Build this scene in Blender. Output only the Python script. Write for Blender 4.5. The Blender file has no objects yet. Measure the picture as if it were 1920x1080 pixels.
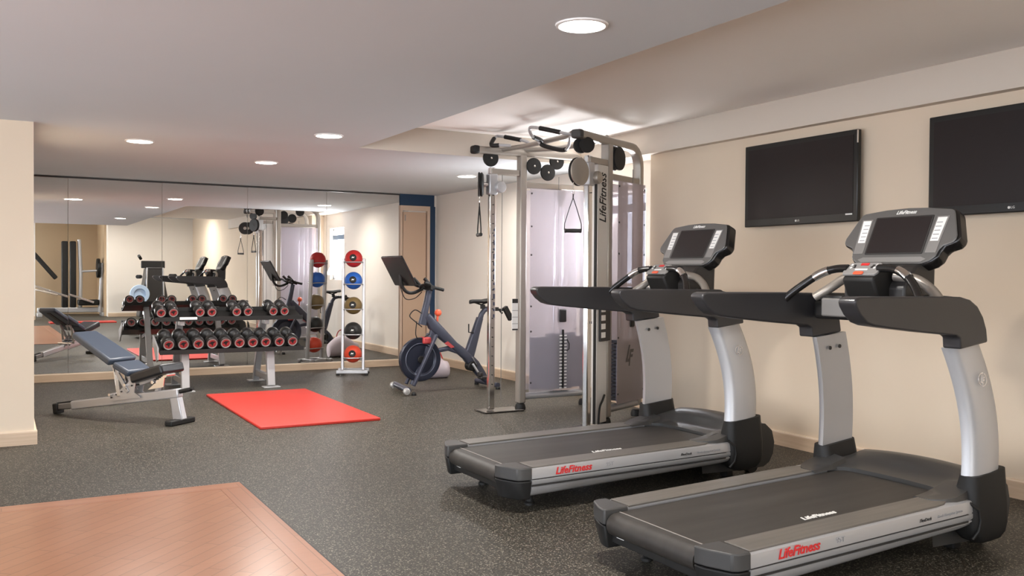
import bpy, bmesh, math, random
from mathutils import Vector, Matrix
random.seed(7)
scene = bpy.context.scene
C = scene.collection
PI = math.pi

# ------------------------------------------------------------------ camera
FPX, YAW, PITCH, ROLL, CAMH = 1697.83, .5139, -.0161, .0069, 1.25
fw = Vector((math.sin(YAW)*math.cos(PITCH), math.cos(YAW)*math.cos(PITCH), math.sin(PITCH)))
rt = Vector((math.cos(YAW), -math.sin(YAW), 0)); up = rt.cross(fw)
c_, s_ = math.cos(ROLL), math.sin(ROLL)
rt, up = c_*rt + s_*up, -s_*rt + c_*up
cam_d = bpy.data.cameras.new('camera'); cam = bpy.data.objects.new('camera', cam_d); C.objects.link(cam)
cam_d.sensor_width = 36; cam_d.lens = FPX*36/1920; cam_d.clip_start = .05; cam_d.clip_end = 100
M = Matrix((rt, up, -fw)).transposed().to_4x4(); M.translation = Vector((0, 0, CAMH))
cam.matrix_world = M
scene.camera = cam

# ------------------------------------------------------------------ world, lights, exposure
w = bpy.data.worlds.new('world'); scene.world = w; w.use_nodes = True
w.node_tree.nodes['Background'].inputs[0].default_value = (.80, .88, 1, 1)
w.node_tree.nodes['Background'].inputs[1].default_value = 4.0
scene.view_settings.view_transform = 'Standard'; scene.view_settings.look = 'None'
scene.view_settings.gamma = 1; scene.view_settings.use_curve_mapping = False
scene.view_settings.exposure = 0.58
LAMP_W = 29          # each recessed downlight
def area_light(name, loc, rot, sx, sy, power, col):
    l = bpy.data.lights.new(name, 'AREA'); l.shape = 'RECTANGLE'; l.size = sx; l.size_y = sy
    l.energy = power; l.color = col
    o = bpy.data.objects.new(name, l); C.objects.link(o); o.location = loc; o.rotation_euler = rot
    return o
# daylight entering through the glazed front on the left and the small window on the right; the rear one is an added fill
area_light('daylight_left', (-3.45, 1.0, 1.25), (0, -PI/2, 0), 2.0, 6.6, 75, (.90, .94, 1))
area_light('fill_rear', (-1.9, -7.25, 1.3), (PI/2, 0, 0), 2.5, 1.9, 330, (.95, .97, 1))
area_light('daylight_right_window', (5.335, 7.115, 1.585), (0, PI/2+.50, 0), .84, .68, 48, (.95, .96, 1))

# ------------------------------------------------------------------ materials
MATS = {}
def mat(name, col, rough=.5, metal=0, spec=.5, emit=None, es=0, coat=0, bump=0, bscale=200, alpha=1):
    if name in MATS: return MATS[name]
    m = bpy.data.materials.new(name); m.use_nodes = True
    nt = m.node_tree; b = nt.nodes['Principled BSDF']
    b.inputs['Base Color'].default_value = (*col, 1); b.inputs['Roughness'].default_value = rough
    b.inputs['Metallic'].default_value = metal; b.inputs['Specular IOR Level'].default_value = spec
    b.inputs['Coat Weight'].default_value = coat
    if emit: b.inputs['Emission Color'].default_value = (*emit, 1); b.inputs['Emission Strength'].default_value = es
    if bump:
        tc = nt.nodes.new('ShaderNodeTexCoord'); n = nt.nodes.new('ShaderNodeTexNoise'); n.inputs['Scale'].default_value = bscale
        bp = nt.nodes.new('ShaderNodeBump'); bp.inputs['Strength'].default_value = bump; bp.inputs['Distance'].default_value = .002
        nt.links.new(tc.outputs['Object'], n.inputs['Vector']); nt.links.new(n.outputs['Fac'], bp.inputs['Height'])
        nt.links.new(bp.outputs['Normal'], b.inputs['Normal'])
    MATS[name] = m
    return m
def node(nt, t, **k):
    n = nt.nodes.new(t)
    for a, v in k.items(): setattr(n, a, v)
    return n
def noise_mix(name, c1, c2, scale, rough=.8, lo=.4, hi=.6, metal=0, bump=0, detail=4, extra=None, sx=(1, 1, 1), spec=.5):
    m = mat(name, c1, rough, metal, spec); nt = m.node_tree; b = nt.nodes['Principled BSDF']
    tc = node(nt, 'ShaderNodeTexCoord'); mp = node(nt, 'ShaderNodeMapping'); mp.inputs['Scale'].default_value = sx
    n = node(nt, 'ShaderNodeTexNoise'); n.inputs['Scale'].default_value = scale; n.inputs['Detail'].default_value = detail
    r = node(nt, 'ShaderNodeValToRGB'); r.color_ramp.elements[0].position = lo; r.color_ramp.elements[1].position = hi
    r.color_ramp.elements[0].color = (*c1, 1); r.color_ramp.elements[1].color = (*c2, 1)
    nt.links.new(tc.outputs['Object'], mp.inputs['Vector']); nt.links.new(mp.outputs['Vector'], n.inputs['Vector'])
    nt.links.new(n.outputs['Fac'], r.inputs['Fac']); nt.links.new(r.outputs['Color'], b.inputs['Base Color'])
    if bump:
        bp = node(nt, 'ShaderNodeBump'); bp.inputs['Strength'].default_value = bump; bp.inputs['Distance'].default_value = .003
        nt.links.new(n.outputs['Fac'], bp.inputs['Height']); nt.links.new(bp.outputs['Normal'], b.inputs['Normal'])
    return m

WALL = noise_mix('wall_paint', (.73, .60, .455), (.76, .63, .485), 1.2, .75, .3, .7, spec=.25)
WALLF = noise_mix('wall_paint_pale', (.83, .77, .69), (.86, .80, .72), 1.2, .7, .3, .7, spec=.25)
CEIL2 = noise_mix('recess_ceiling_brightened', (.94, .90, .85), (.96, .92, .87), .8, .9, .3, .7, spec=.1)  # ceiling colour lightened to stand in for light the recess lacks
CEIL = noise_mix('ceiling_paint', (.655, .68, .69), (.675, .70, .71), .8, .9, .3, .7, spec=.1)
BASEW = noise_mix('baseboard_wood', (.56, .41, .28), (.64, .48, .34), 3, .5, .3, .7, sx=(1, 1, 20))
CAPW = mat('baseboard_cap', (.78, .63, .47), .45)
SILV = mat('silver_paint', (.50, .50, .51), .36, .5)
SILVD = mat('champagne_metal', (.36, .325, .285), .38, .5)
CHROME = mat('chrome', (.82, .81, .80), .12, 1)
BLACK = mat('black_rubber', (.012, .0115, .011), .55, spec=.35)
BLACKG = mat('black_gloss', (.012, .011, .011), .22)
DARK = mat('dark_grey_plastic', (.030, .028, .027), .40, spec=.4)
DGREY = mat('mid_grey_plastic', (.055, .053, .051), .45, spec=.35)
CGREY = mat('console_grey', (.125, .12, .115), .35, .2)
BELT = noise_mix('belt_rubber', (.024, .020, .017), (.038, .033, .028), 3, .55, .3, .7, sx=(.4, 6, 1), bump=.0)
RAILG = noise_mix('foot_rail_ribbed', (.105, .095, .082), (.135, .12, .105), 60, .42, .3, .7, sx=(.01, 1, 1), bump=.3)
RED = mat('logo_red', (.62, .03, .03), .4)
WHITE = mat('white_print', (.80, .79, .76), .4)
GREYP = mat('grey_print', (.33, .33, .34), .5)
SCREEN = mat('screen_glass', (.020, .015, .015), .38, 0, .25)
TVF = mat('tv_bezel', (.006, .006, .006), .35)
PADB = mat('blue_grey_vinyl', (.046, .060, .086), .33, bump=.15, bscale=300)
PADK = mat('black_vinyl', (.010, .011, .014), .33, bump=.15, bscale=300)
REDM = noise_mix('red_mat_foam', (.50, .026, .015), (.53, .030, .018), 60, .55, .3, .7)
NAVY = mat('navy_paint', (.008, .035, .085), .5)
DOORP = mat('door_paint', (.56, .39, .27), .45)
BIKE = mat('bike_graphite', (.055, .06, .085), .38, .3)
CAPR = mat('dumbbell_cap_red', (.29, .028, .03), .4)
RINGM = mat('dumbbell_ring', (.27, .24, .23), .4, .2)
ORANGE = mat('stop_orange', (.80, .12, .05), .4)
LENS = mat('light_lens', (1, .97, .9), .5, emit=(1, .95, .87), es=14)
MIRR = mat('mirror_silver', (.90, .90, .885), .0, 1)
LILAC = mat('lilac_fabric', (.62, .55, .60), .7)
STACK = mat('weight_iron', (.035, .032, .04), .45)
GUARD = mat('smoky_guard', (.155, .145, .195), .4)

def floor_mat():
    m = bpy.data.materials.new('speckled_rubber'); m.use_nodes = True; nt = m.node_tree; b = nt.nodes['Principled BSDF']
    tc = node(nt, 'ShaderNodeTexCoord')
    v = node(nt, 'ShaderNodeTexVoronoi'); v.inputs['Scale'].default_value = 190
    n2 = node(nt, 'ShaderNodeTexNoise'); n2.inputs['Scale'].default_value = 95; n2.inputs['Detail'].default_value = 3
    n1 = node(nt, 'ShaderNodeTexNoise'); n1.inputs['Scale'].default_value = .7; n1.inputs['Detail'].default_value = 3
    r1 = node(nt, 'ShaderNodeValToRGB'); e = r1.color_ramp.elements
    e[0].position = .36; e[0].color = (.014, .0125, .010, 1); e[1].position = .68; e[1].color = (.082, .073, .057, 1)
    r2 = node(nt, 'ShaderNodeValToRGB'); r2.color_ramp.elements[0].position = .3; r2.color_ramp.elements[0].color = (.85, .85, .85, 1)
    r2.color_ramp.elements[1].position = .7; r2.color_ramp.elements[1].color = (1.1, 1.1, 1.1, 1)
    mx = node(nt, 'ShaderNodeMix', data_type='RGBA', blend_type='MULTIPLY'); mx.inputs[0].default_value = 1
    sp = node(nt, 'ShaderNodeMath', operation='GREATER_THAN'); sp.inputs[1].default_value = .90
    sep = node(nt, 'ShaderNodeSeparateColor')
    mx2 = node(nt, 'ShaderNodeMix', data_type='RGBA'); mx2.inputs[7].default_value = (.24, .215, .17, 1)
    L = nt.links
    for q in (v, n1, n2): L.new(tc.outputs['Object'], q.inputs['Vector'])
    L.new(n2.outputs['Fac'], r1.inputs['Fac']); L.new(n1.outputs['Fac'], r2.inputs['Fac'])
    L.new(r1.outputs['Color'], mx.inputs[6]); L.new(r2.outputs['Color'], mx.inputs[7])
    L.new(v.outputs['Color'], sep.inputs[0]); L.new(sep.outputs[0], sp.inputs[0])
    L.new(sp.outputs[0], mx2.inputs[0]); L.new(mx.outputs[2], mx2.inputs[6]); L.new(mx2.outputs[2], b.inputs['Base Color'])
    b.inputs['Roughness'].default_value = .48; b.inputs['Specular IOR Level'].default_value = .22
    bp = node(nt, 'ShaderNodeBump'); bp.inputs['Strength'].default_value = .25; bp.inputs['Distance'].default_value = .002
    L.new(n2.outputs['Fac'], bp.inputs['Height']); L.new(bp.outputs['Normal'], b.inputs['Normal'])
    return m
FLOOR = floor_mat()
def wood_mat(name, ang, bw, rh, c1, c2):
    m = bpy.data.materials.new(name); m.use_nodes = True; nt = m.node_tree; b = nt.nodes['Principled BSDF']; L = nt.links
    tc = node(nt, 'ShaderNodeTexCoord'); mp = node(nt, 'ShaderNodeMapping'); mp.inputs['Rotation'].default_value = (0, 0, ang)
    br = node(nt, 'ShaderNodeTexBrick'); br.inputs['Scale'].default_value = 1; br.inputs['Brick Width'].default_value = bw
    br.inputs['Row Height'].default_value = rh; br.inputs['Mortar Size'].default_value = .0022; br.inputs['Mortar Smooth'].default_value = .3
    br.inputs['Color1'].default_value = (*c1, 1); br.inputs['Color2'].default_value = (*c2, 1)
    br.inputs['Mortar'].default_value = (.22, .10, .055, 1)
    mp2 = node(nt, 'ShaderNodeMapping'); mp2.inputs['Rotation'].default_value = (0, 0, ang); mp2.inputs['Scale'].default_value = (1.2, 22, 1)
    n = node(nt, 'ShaderNodeTexNoise'); n.inputs['Scale'].default_value = 3; n.inputs['Detail'].default_value = 5
    r = node(nt, 'ShaderNodeValToRGB'); r.color_ramp.elements[0].color = (.86, .83, .80, 1); r.color_ramp.elements[1].color = (1.08, 1.07, 1.06, 1)
    mx = node(nt, 'ShaderNodeMix', data_type='RGBA', blend_type='MULTIPLY'); mx.inputs[0].default_value = 1
    L.new(tc.outputs['Object'], mp.inputs[0]); L.new(tc.outputs['Object'], mp2.inputs[0])
    L.new(mp.outputs[0], br.inputs[0]); L.new(mp2.outputs[0], n.inputs[0]); L.new(n.outputs['Fac'], r.inputs[0])
    L.new(br.outputs['Color'], mx.inputs[6]); L.new(r.outputs[0], mx.inputs[7]); L.new(mx.outputs[2], b.inputs['Base Color'])
    b.inputs['Roughness'].default_value = .28; b.inputs['Specular IOR Level'].default_value = .4
    return m
WOOD = wood_mat('parquet_diagonal', -PI/4*1.0, .60, .072, (.375, .165, .085), (.415, .188, .10))
WOODB = wood_mat('parquet_border', 0, 1.2, .075, (.38, .165, .09), (.43, .195, .11))
WOODB2 = wood_mat('parquet_border_side', PI/2, 1.2, .075, (.38, .165, .09), (.43, .195, .11))

def frosted(nm='frosted_shroud', bc=(.74, .72, .75), tr=.66, tc_=(.60, .58, .60)):
    m = bpy.data.materials.new(nm); m.use_nodes = True; nt = m.node_tree; L = nt.links
    b = nt.nodes['Principled BSDF']; b.inputs['Base Color'].default_value = (*bc, 1); b.inputs['Roughness'].default_value = .25
    t = node(nt, 'ShaderNodeBsdfTransparent'); t.inputs[0].default_value = (.95, .93, .97, 1)
    tl = node(nt, 'ShaderNodeBsdfTranslucent'); tl.inputs[0].default_value = (*tc_, 1)
    m1 = node(nt, 'ShaderNodeMixShader'); m1.inputs[0].default_value = .5
    m2 = node(nt, 'ShaderNodeMixShader'); m2.inputs[0].default_value = tr
    L.new(b.outputs[0], m1.inputs[1]); L.new(tl.outputs[0], m1.inputs[2]); L.new(m1.outputs[0], m2.inputs[1]); L.new(t.outputs[0], m2.inputs[2])
    L.new(m2.outputs[0], nt.nodes['Material Output'].inputs[0]); return m
FROST = frosted()
FROST2 = frosted('smoky_shroud', (.62, .55, .53), .30, (.42, .37, .38))
def glass():
    m = bpy.data.materials.new('window_glass'); m.use_nodes = True; nt = m.node_tree; L = nt.links
    g = node(nt, 'ShaderNodeBsdfGlossy'); g.inputs['Roughness'].default_value = .02
    t = node(nt, 'ShaderNodeBsdfTransparent'); mx = node(nt, 'ShaderNodeMixShader'); mx.inputs[0].default_value = .06
    L.new(t.outputs[0], mx.inputs[1]); L.new(g.outputs[0], mx.inputs[2]); L.new(mx.outputs[0], nt.nodes['Material Output'].inputs[0]); return m
GLASS = glass()

# ------------------------------------------------------------------ mesh helpers
def V(*a): return Vector(a)
class MB:
    def __init__(s): s.bm = bmesh.new(); s.mats = []
    def _mi(s, m):
        if m is None: return 0
        if m not in s.mats: s.mats.append(m)
        return s.mats.index(m)
    def hexa(s, pts, m=None):
        vs = [s.bm.verts.new(p) for p in pts]; mi = s._mi(m)
        for f in ((0, 3, 2, 1), (4, 5, 6, 7), (0, 1, 5, 4), (1, 2, 6, 5), (2, 3, 7, 6), (3, 0, 4, 7)):
            s.bm.faces.new([vs[i] for i in f]).material_index = mi
        return s
    def box(s, a, b, m=None, mtx=None):
        x0, y0, z0 = a; x1, y1, z1 = b
        p = [V(x0, y0, z0), V(x1, y0, z0), V(x1, y1, z0), V(x0, y1, z0), V(x0, y0, z1), V(x1, y0, z1), V(x1, y1, z1), V(x0, y1, z1)]
        if mtx: p = [mtx @ q for q in p]
        return s.hexa(p, m)
    def bar(s, p1, p2, w, h, up_=V(0, 0, 1), m=None, taper=1):
        p1, p2 = V(*p1), V(*p2); d = (p2-p1).normalized(); u = V(*up_)
        if abs(d.dot(u)) > .98: u = V(1, 0, 0)
        sd = d.cross(u).normalized(); u = sd.cross(d)
        q = []
        for p, k in ((p1, 1), (p2, taper)):
            for a, b in ((-1, -1), (1, -1), (1, 1), (-1, 1)): q.append(p + sd*a*w/2*k + u*b*h/2*k)
        return s.hexa(q, m)
    def tube(s, pts, r, n=12, closed=False, m=None, caps=True, sq=1):
        pts = [V(*p) for p in pts]; N = len(pts); mi = s._mi(m)
        rs = r if isinstance(r, (list, tuple)) else [r]*N
        rings = []; u = None
        for i, p in enumerate(pts):
            if closed: d = (pts[(i+1) % N]-pts[i-1])
            else: d = pts[min(i+1, N-1)]-pts[max(i-1, 0)]
            d.normalize()
            if u is None:
                u = d.orthogonal().normalized() if abs(d.z) > .95 else d.cross(V(0, 0, 1)).normalized()
            u = (u - d*u.dot(d)).normalized(); v = d.cross(u)
            rings.append([s.bm.verts.new(p + (u*math.cos(2*PI*k/n) + v*math.sin(2*PI*k/n)*sq)*rs[i]) for k in range(n)])
        for i in range(N if closed else N-1):
            a, b = rings[i], rings[(i+1) % N]
            for k in range(n):
                f = s.bm.faces.new([a[k], a[(k+1) % n], b[(k+1) % n], b[k]]); f.material_index = mi
        if caps and not closed:
            s.bm.faces.new(rings[0][::-1]).material_index = mi; s.bm.faces.new(rings[-1]).material_index = mi
        return s
    def cyl(s, p1, p2, r, n=24, m=None): return s.tube([p1, p2], r, n, m=m)
    def lathe(s, prof, o=(0, 0, 0), ax=(0, 0, 1), n=32, m=None, caps=True):
        ax = V(*ax).normalized(); u = ax.orthogonal().normalized(); v = ax.cross(u); o = V(*o); mi = s._mi(m)
        R = [[s.bm.verts.new(o + ax*z + (u*math.cos(2*PI*k/n)+v*math.sin(2*PI*k/n))*max(r, 1e-4)) for k in range(n)] for r, z in prof]
        for a, b in zip(R, R[1:]):
            for k in range(n): s.bm.faces.new([a[k], a[(k+1) % n], b[(k+1) % n], b[k]]).material_index = mi
        if caps:
            s.bm.faces.new(R[0][::-1]).material_index = mi; s.bm.faces.new(R[-1]).material_index = mi
        return s
    def prism(s, poly, o, ex, ey, en, m=None):
        """polygon poly (x, y) laid out on axes ex, ey at o, extruded by vector en"""
        o, ex, ey, en = V(*o), V(*ex), V(*ey), V(*en); mi = s._mi(m)
        a = [s.bm.verts.new(o+ex*x+ey*y) for x, y in poly]; b = [s.bm.verts.new(o+ex*x+ey*y+en) for x, y in poly]
        n = len(poly)
        s.bm.faces.new(a).material_index = mi; s.bm.faces.new(b[::-1]).material_index = mi
        for i in range(n): s.bm.faces.new([a[i], b[i], b[(i+1) % n], a[(i+1) % n]]).material_index = mi
        return s
    def grid(s, rows, m=None, cap=False):
        """loft closed rings"""
        mi = s._mi(m); R = [[s.bm.verts.new(V(*p)) for p in r] for r in rows]; n = len(R[0])
        for a, b in zip(R, R[1:]):
            for k in range(n): s.bm.faces.new([a[k], a[(k+1) % n], b[(k+1) % n], b[k]]).material_index = mi
        if cap: s.bm.faces.new(R[0][::-1]).material_index = mi; s.bm.faces.new(R[-1]).material_index = mi
        return s
    def ball(s, c, r, m=None, n=24, sc=(1, 1, 1)):
        mi = s._mi(m); f0 = set(s.bm.faces)
        bmesh.ops.create_uvsphere(s.bm, u_segments=n, v_segments=n//2, radius=r, matrix=Matrix.Translation(V(*c)) @ Matrix.Diagonal((*sc, 1)))
        for f in s.bm.faces:
            if f not in f0: f.material_index = mi
        return s
    def build(s, name, material, parent=None, bevel=0, seg=2, smooth=35, world=False, xf=None, sub=0):
        if xf is not None: bmesh.ops.transform(s.bm, matrix=xf, verts=s.bm.verts)
        bmesh.ops.recalc_face_normals(s.bm, faces=s.bm.faces)
        if world and parent is not None: bmesh.ops.translate(s.bm, vec=-root_of(parent), verts=s.bm.verts)
        me = bpy.data.meshes.new(name); s.bm.to_mesh(me); s.bm.free()
        for mm in (s.mats or [material]): me.materials.append(mm)
        o = bpy.data.objects.new(name, me); C.objects.link(o)
        if parent is not None: o.parent = parent
        if smooth:
            me.shade_smooth(); me.set_sharp_from_angle(angle=math.radians(smooth))
        if bevel:
            b = o.modifiers.new('bevel', 'BEVEL'); b.width = bevel; b.segments = seg; b.limit_method = 'ANGLE'; b.angle_limit = math.radians(30)
            b.harden_normals = False
        return o
def root_of(o):
    while o.parent: o = o.parent
    return o.location.copy()
def tag(o, label=None, cat=None, group=None, kind=None):
    if label: o['label'] = label
    if cat: o['category'] = cat
    if group: o['group'] = group
    if kind: o['kind'] = kind
    return o
def thing(name, loc, label, cat, group=None, rz=0):
    o = bpy.data.objects.new(name, None); C.objects.link(o); o.location = loc; o.rotation_euler = (0, 0, rz)
    o.empty_display_size = .1
    return tag(o, label, cat, group)
def copy_tree(o, parent=None):
    c = o.copy(); C.objects.link(c)
    if parent: c.parent = parent
    for ch in list(o.children): copy_tree(ch, c)
    return c
def ngon(n, rx, ry=None, ph=0):
    ry = ry or rx
    return [(rx*math.cos(2*PI*k/n+ph), ry*math.sin(2*PI*k/n+ph)) for k in range(n)]
def rrect(w, h, r, n=4, cx=0, cy=0):
    p = []
    for sx, sy, a in ((1, 1, 0), (-1, 1, 90), (-1, -1, 180), (1, -1, 270)):
        for k in range(n+1):
            t = math.radians(a+90*k/n); p.append((cx+sx*(w/2-r)+r*math.cos(t), cy+sy*(h/2-r)+r*math.sin(t)))
    return p
def text_mesh(name, txt, size, m, parent, o, ex, ey, depth=.0008, shear=0, world=False, offset=0, stretch=1):
    """lettering: baseline from o along ex, upright along ey"""
    cu = bpy.data.curves.new(name, 'FONT'); cu.body = txt; cu.size = size; cu.extrude = depth; cu.shear = shear; cu.offset = offset
    cu.align_x = 'CENTER'; cu.align_y = 'CENTER'; cu.resolution_u = 2
    t = bpy.data.objects.new(name, cu); C.objects.link(t)
    dg = bpy.context.evaluated_depsgraph_get(); me = bpy.data.meshes.new_from_object(t.evaluated_get(dg))
    bpy.data.objects.remove(t)
    ex, ey = V(*ex).normalized()*stretch, V(*ey).normalized(); ez = ex.normalized().cross(ey)
    mt = Matrix((ex, ey, ez)).transposed().to_4x4(); ov = V(*o)
    if world and parent is not None: ov = ov-root_of(parent)
    mt.translation = ov; me.transform(mt); me.materials.clear(); me.materials.append(m); me.name = name
    ob = bpy.data.objects.new(name, me); C.objects.link(ob)
    if parent is not None: ob.parent = parent
    return ob
def arc(cx, cy, r, a0, a1, n=8):
    return [(cx+r*math.cos(math.radians(a0+(a1-a0)*k/n)), cy+r*math.sin(math.radians(a0+(a1-a0)*k/n))) for k in range(n+1)]
def bez(p, n=10):
    p = [V(*q) for q in p]; out = []
    for i in range(len(p)-1):
        a, b, c, d = p[max(i-1, 0)], p[i], p[i+1], p[min(i+2, len(p)-1)]
        for k in range(n):
            t = k/n; out.append(.5*((2*b)+(c-a)*t+(2*a-5*b+4*c-d)*t*t+(-a+3*b-3*c+d)*t**3))
    out.append(p[-1]); return out
def emblem(name, m, parent, o, ex, ey, r, world=False, ring=True):
    """round badge: ring with two slanted strokes"""
    mb = MB(); ex, ey = V(*ex), V(*ey); en = ex.cross(ey)*.0015; o = V(*o)
    n = 28
    if ring:
        for k in range(n):
            if k in (5, 19): continue
            a0, a1 = 2*PI*k/n, 2*PI*(k+1)/n
            mb.prism([(r*math.cos(a0), r*math.sin(a0)), (r*math.cos(a1), r*math.sin(a1)), (.86*r*math.cos(a1), .86*r*math.sin(a1)), (.86*r*math.cos(a0), .86*r*math.sin(a0))], o, ex, ey, en)
    # L stroke and hooked F stroke
    L_ = [(-.10, .72), (.08, .72), (-.28, -.28), (.02, -.28), (-.04, -.48), (-.58, -.48)]
    F_ = [(.02, -.78), (-.12, -.78), (.12, .40), (.62, .40), (.55, .18), (.22, .18), (.18, .02), (.50, .02), (.42, -.18), (.12, -.18)]
    for P in (L_, F_): mb.prism([(x*r*.95, y*r*.95) for x, y in P], o, ex, ey, en)
    return mb.build(name, m, parent, smooth=0, world=world)

# ------------------------------------------------------------------ room
ZC, ZR, YM = 2.31, 2.525, 11.36
def struct(mb, name, m, bevel=0, **k):
    o = mb.build(name, m, smooth=0, bevel=bevel, **k); o['kind'] = 'structure'; return o
struct(MB().box((-4, -7.2, -.1), (6.2, 11.8, 0)), 'floor', FLOOR)
fl = MB().box((-3.6, -.45, .0), (1.089, 5.299, .006)); struct(fl, 'floor', WOOD)
fb = MB().box((-3.6, 5.30, .0), (1.225, 5.435, .0065)); struct(fb, 'floor', WOODB)
fb = MB().box((1.09, -.45, .0), (1.225, 5.2975, .0065)); struct(fb, 'floor', WOODB2)
# thin dark joint around the parquet
fj = MB().box((-3.6, 5.436, 0), (1.232, 5.444, .004)).box((1.226, -.45, 0), (1.234, 5.436, .004)); struct(fj, 'trim_1', BLACK)
# ceilings
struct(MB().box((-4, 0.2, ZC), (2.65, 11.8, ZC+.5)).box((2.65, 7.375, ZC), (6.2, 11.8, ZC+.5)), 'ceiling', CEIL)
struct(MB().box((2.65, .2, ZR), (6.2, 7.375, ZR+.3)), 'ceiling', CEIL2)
struct(MB().box((-4, -7.2, 2.78), (6.2, .2, 3.0)), 'ceiling', CEIL)
struct(MB().box((4.925, .2, 2.303), (5.0, 7.375, ZR)).box((5.0, 6.39, 2.303), (5.6, 7.375, ZR)), 'trim_2', mat('beam_paint', (.66, .585, .50), .75, spec=.2))
struct(MB().box((2.65, 7.368, ZC+.0005), (4.925, 7.3755, ZR)), 'trim_6', mat('beam_paint', (.66, .585, .50), .75, spec=.2))
# walls
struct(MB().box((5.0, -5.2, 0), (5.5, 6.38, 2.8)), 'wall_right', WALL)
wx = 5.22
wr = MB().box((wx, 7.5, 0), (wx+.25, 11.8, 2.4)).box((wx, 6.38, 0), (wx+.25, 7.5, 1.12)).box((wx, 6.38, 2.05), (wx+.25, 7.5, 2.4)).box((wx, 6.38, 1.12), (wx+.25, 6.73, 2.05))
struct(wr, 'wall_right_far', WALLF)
struct(MB().box((4.8, YM+.02, 0), (5.6, YM+.3, 2.4)), 'wall_back', WALLF)
struct(MB().box((-.3, YM+.03, 0), (4.8, YM+.3, 2.4)), 'wall_back', WALLF)
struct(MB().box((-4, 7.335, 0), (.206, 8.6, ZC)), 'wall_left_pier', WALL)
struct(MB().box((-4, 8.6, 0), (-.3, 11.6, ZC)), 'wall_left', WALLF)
struct(MB().box((2.75, -5.0, 0), (5.2, -4.6, 2.8)), 'wall_front', WALLF)
struct(MB().box((-4, -7.2, 0), (-3.15, -6.9, 2.8)).box((-.65, -7.2, 0), (2.75, -6.9, 2.8)).box((-3.15, -7.2, 0), (-.65, -6.9, .35)).box((-3.15, -7.2, 2.25), (-.65, -6.9, 2.8)).box((2.7, -6.9, 0), (2.78, -5, 2.8)), 'wall_front', mat('wall_tan', (.52, .38, .24), .7))
struct(MB().box((.2, -4.2, 0), (1.1, -3.4, 2.8)), 'wall_front', WALLF)
# glazed front on the left: sill, piers and mullions
g = MB().box((-3.4, -3.4, 0), (-3.2, 7.3, .22)).box((-3.4, -3.4, 2.2), (-3.2, 7.3, 2.8))
for y in (-3.4, -.6, 1.9, 4.4, 7.1): g.box((-3.4, y, .22), (-3.2, y+.16, 2.2))
g.box((-3.4, -7.2, 0), (-3.2, -3.4, 2.8))
struct(g, 'wall_left_front', WALLF)
for i, y in enumerate((-3.24, -.44, 2.06, 4.56)):
    f = MB()
    y1 = (-.6, 1.9, 4.4, 7.1)[i]
    f.box((-3.34, y, .22), (-3.28, y+.05, 2.2)).box((-3.34, y1-.05, .22), (-3.28, y1, 2.2)).box((-3.34, y+.05, 2.14), (-3.28, y1-.05, 2.2)).box((-3.34, y+.05, .22), (-3.28, y1-.05, .28))
    wo = struct(f, 'window_%d' % (i+2), DGREY)
    p = MB().box((-3.315, y+.05, .28), (-3.305, y1-.05, 2.14)).build('pane', GLASS, wo, smooth=0)
wo = struct(MB().box((-3.15, -7.1, .35), (-3.09, -7.04, 2.25)).box((-.71, -7.1, .35), (-.65, -7.04, 2.25)).box((-1.93, -7.1, .35), (-1.87, -7.04, 2.25)).box((-3.09, -7.1, .35), (-.71, -7.04, .41)).box((-3.09, -7.1, 2.19), (-.71, -7.04, 2.25)), 'window_6', DGREY)  # unseen window, added as an opening for the rear fill light
MB().box((-3.09, -7.075, .41), (-.71, -7.065, 2.19)).build('pane', GLASS, wo, smooth=0)
# small window beside the cable machine
f = MB()
y0, y1, z0, z1 = 6.74, 7.49, 1.13, 2.04
FRM = mat('window_frame_white', (.75, .76, .78), .5); FRB = mat('window_rail_blue', (.10, .16, .24), .5)
f.box((wx+.06, y0, z0), (wx+.10, y0+.03, z1)).box((wx+.06, y1-.03, z0), (wx+.10, y1, z1)).box((wx+.06, y0, z0), (wx+.10, y1, z0+.03)).box((wx+.06, y0, z1-.03), (wx+.10, y1, z1))
wo = struct(f, 'window_1', FRM)
MB().box((wx+.05, y0, 1.845), (wx+.09, y1, 1.925)).build('blue_rail', FRB, wo, smooth=0)
MB().box((wx+.075, y0+.03, z0+.03), (wx+.08, y1-.03, z1-.03)).build('pane', GLASS, wo, smooth=0)

# baseboards: timber board with a pale rounded cap
def baseboard(name, p1, p2, nrm, h=.105, t=.02, cap=True):
    p1, p2, n = V(*p1), V(*p2), V(*nrm)
    a = MB(); q = [(0, 0), (t, 0), (t, h-.014), (t-.004, h-.008), (0, h-.008)]
    a.prism(q, p1, n, (0, 0, 1), p2-p1)
    o = struct(a, name, BASEW)
    if cap:
        b = MB().prism([(0, h-.008), (t-.003, h-.008), (t-.006, h), (0, h+.002)], p1, n, (0, 0, 1), p2-p1)
        b.build('cap_strip', CAPW, o, smooth=0)
    return o
baseboard('baseboard_right', (5.0, 6.38, 0), (5.0, -4.58, 0), (-1, 0, 0))
baseboard('baseboard_right_far', (wx, YM, 0), (wx, 6.38, 0), (-1, 0, 0))
baseboard('baseboard_pier', (-3.1, 7.335, 0), (.226, 7.335, 0), (0, -1, 0), h=.10)
baseboard('baseboard_pier', (.206, 7.335, 0), (.206, 8.6, 0), (1, 0, 0), h=.10)
baseboard('baseboard_back', (-.3, YM-.012, 0), (4.667, YM-.012, 0), (0, -1, 0), h=.088, t=.028)
baseboard('baseboard_front', (2.75, -4.6, 0), (5, -4.6, 0), (0, 1, 0))
baseboard('baseboard_front', (.2, -3.4, 0), (1.1, -3.4, 0), (0, 1, 0))
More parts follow.
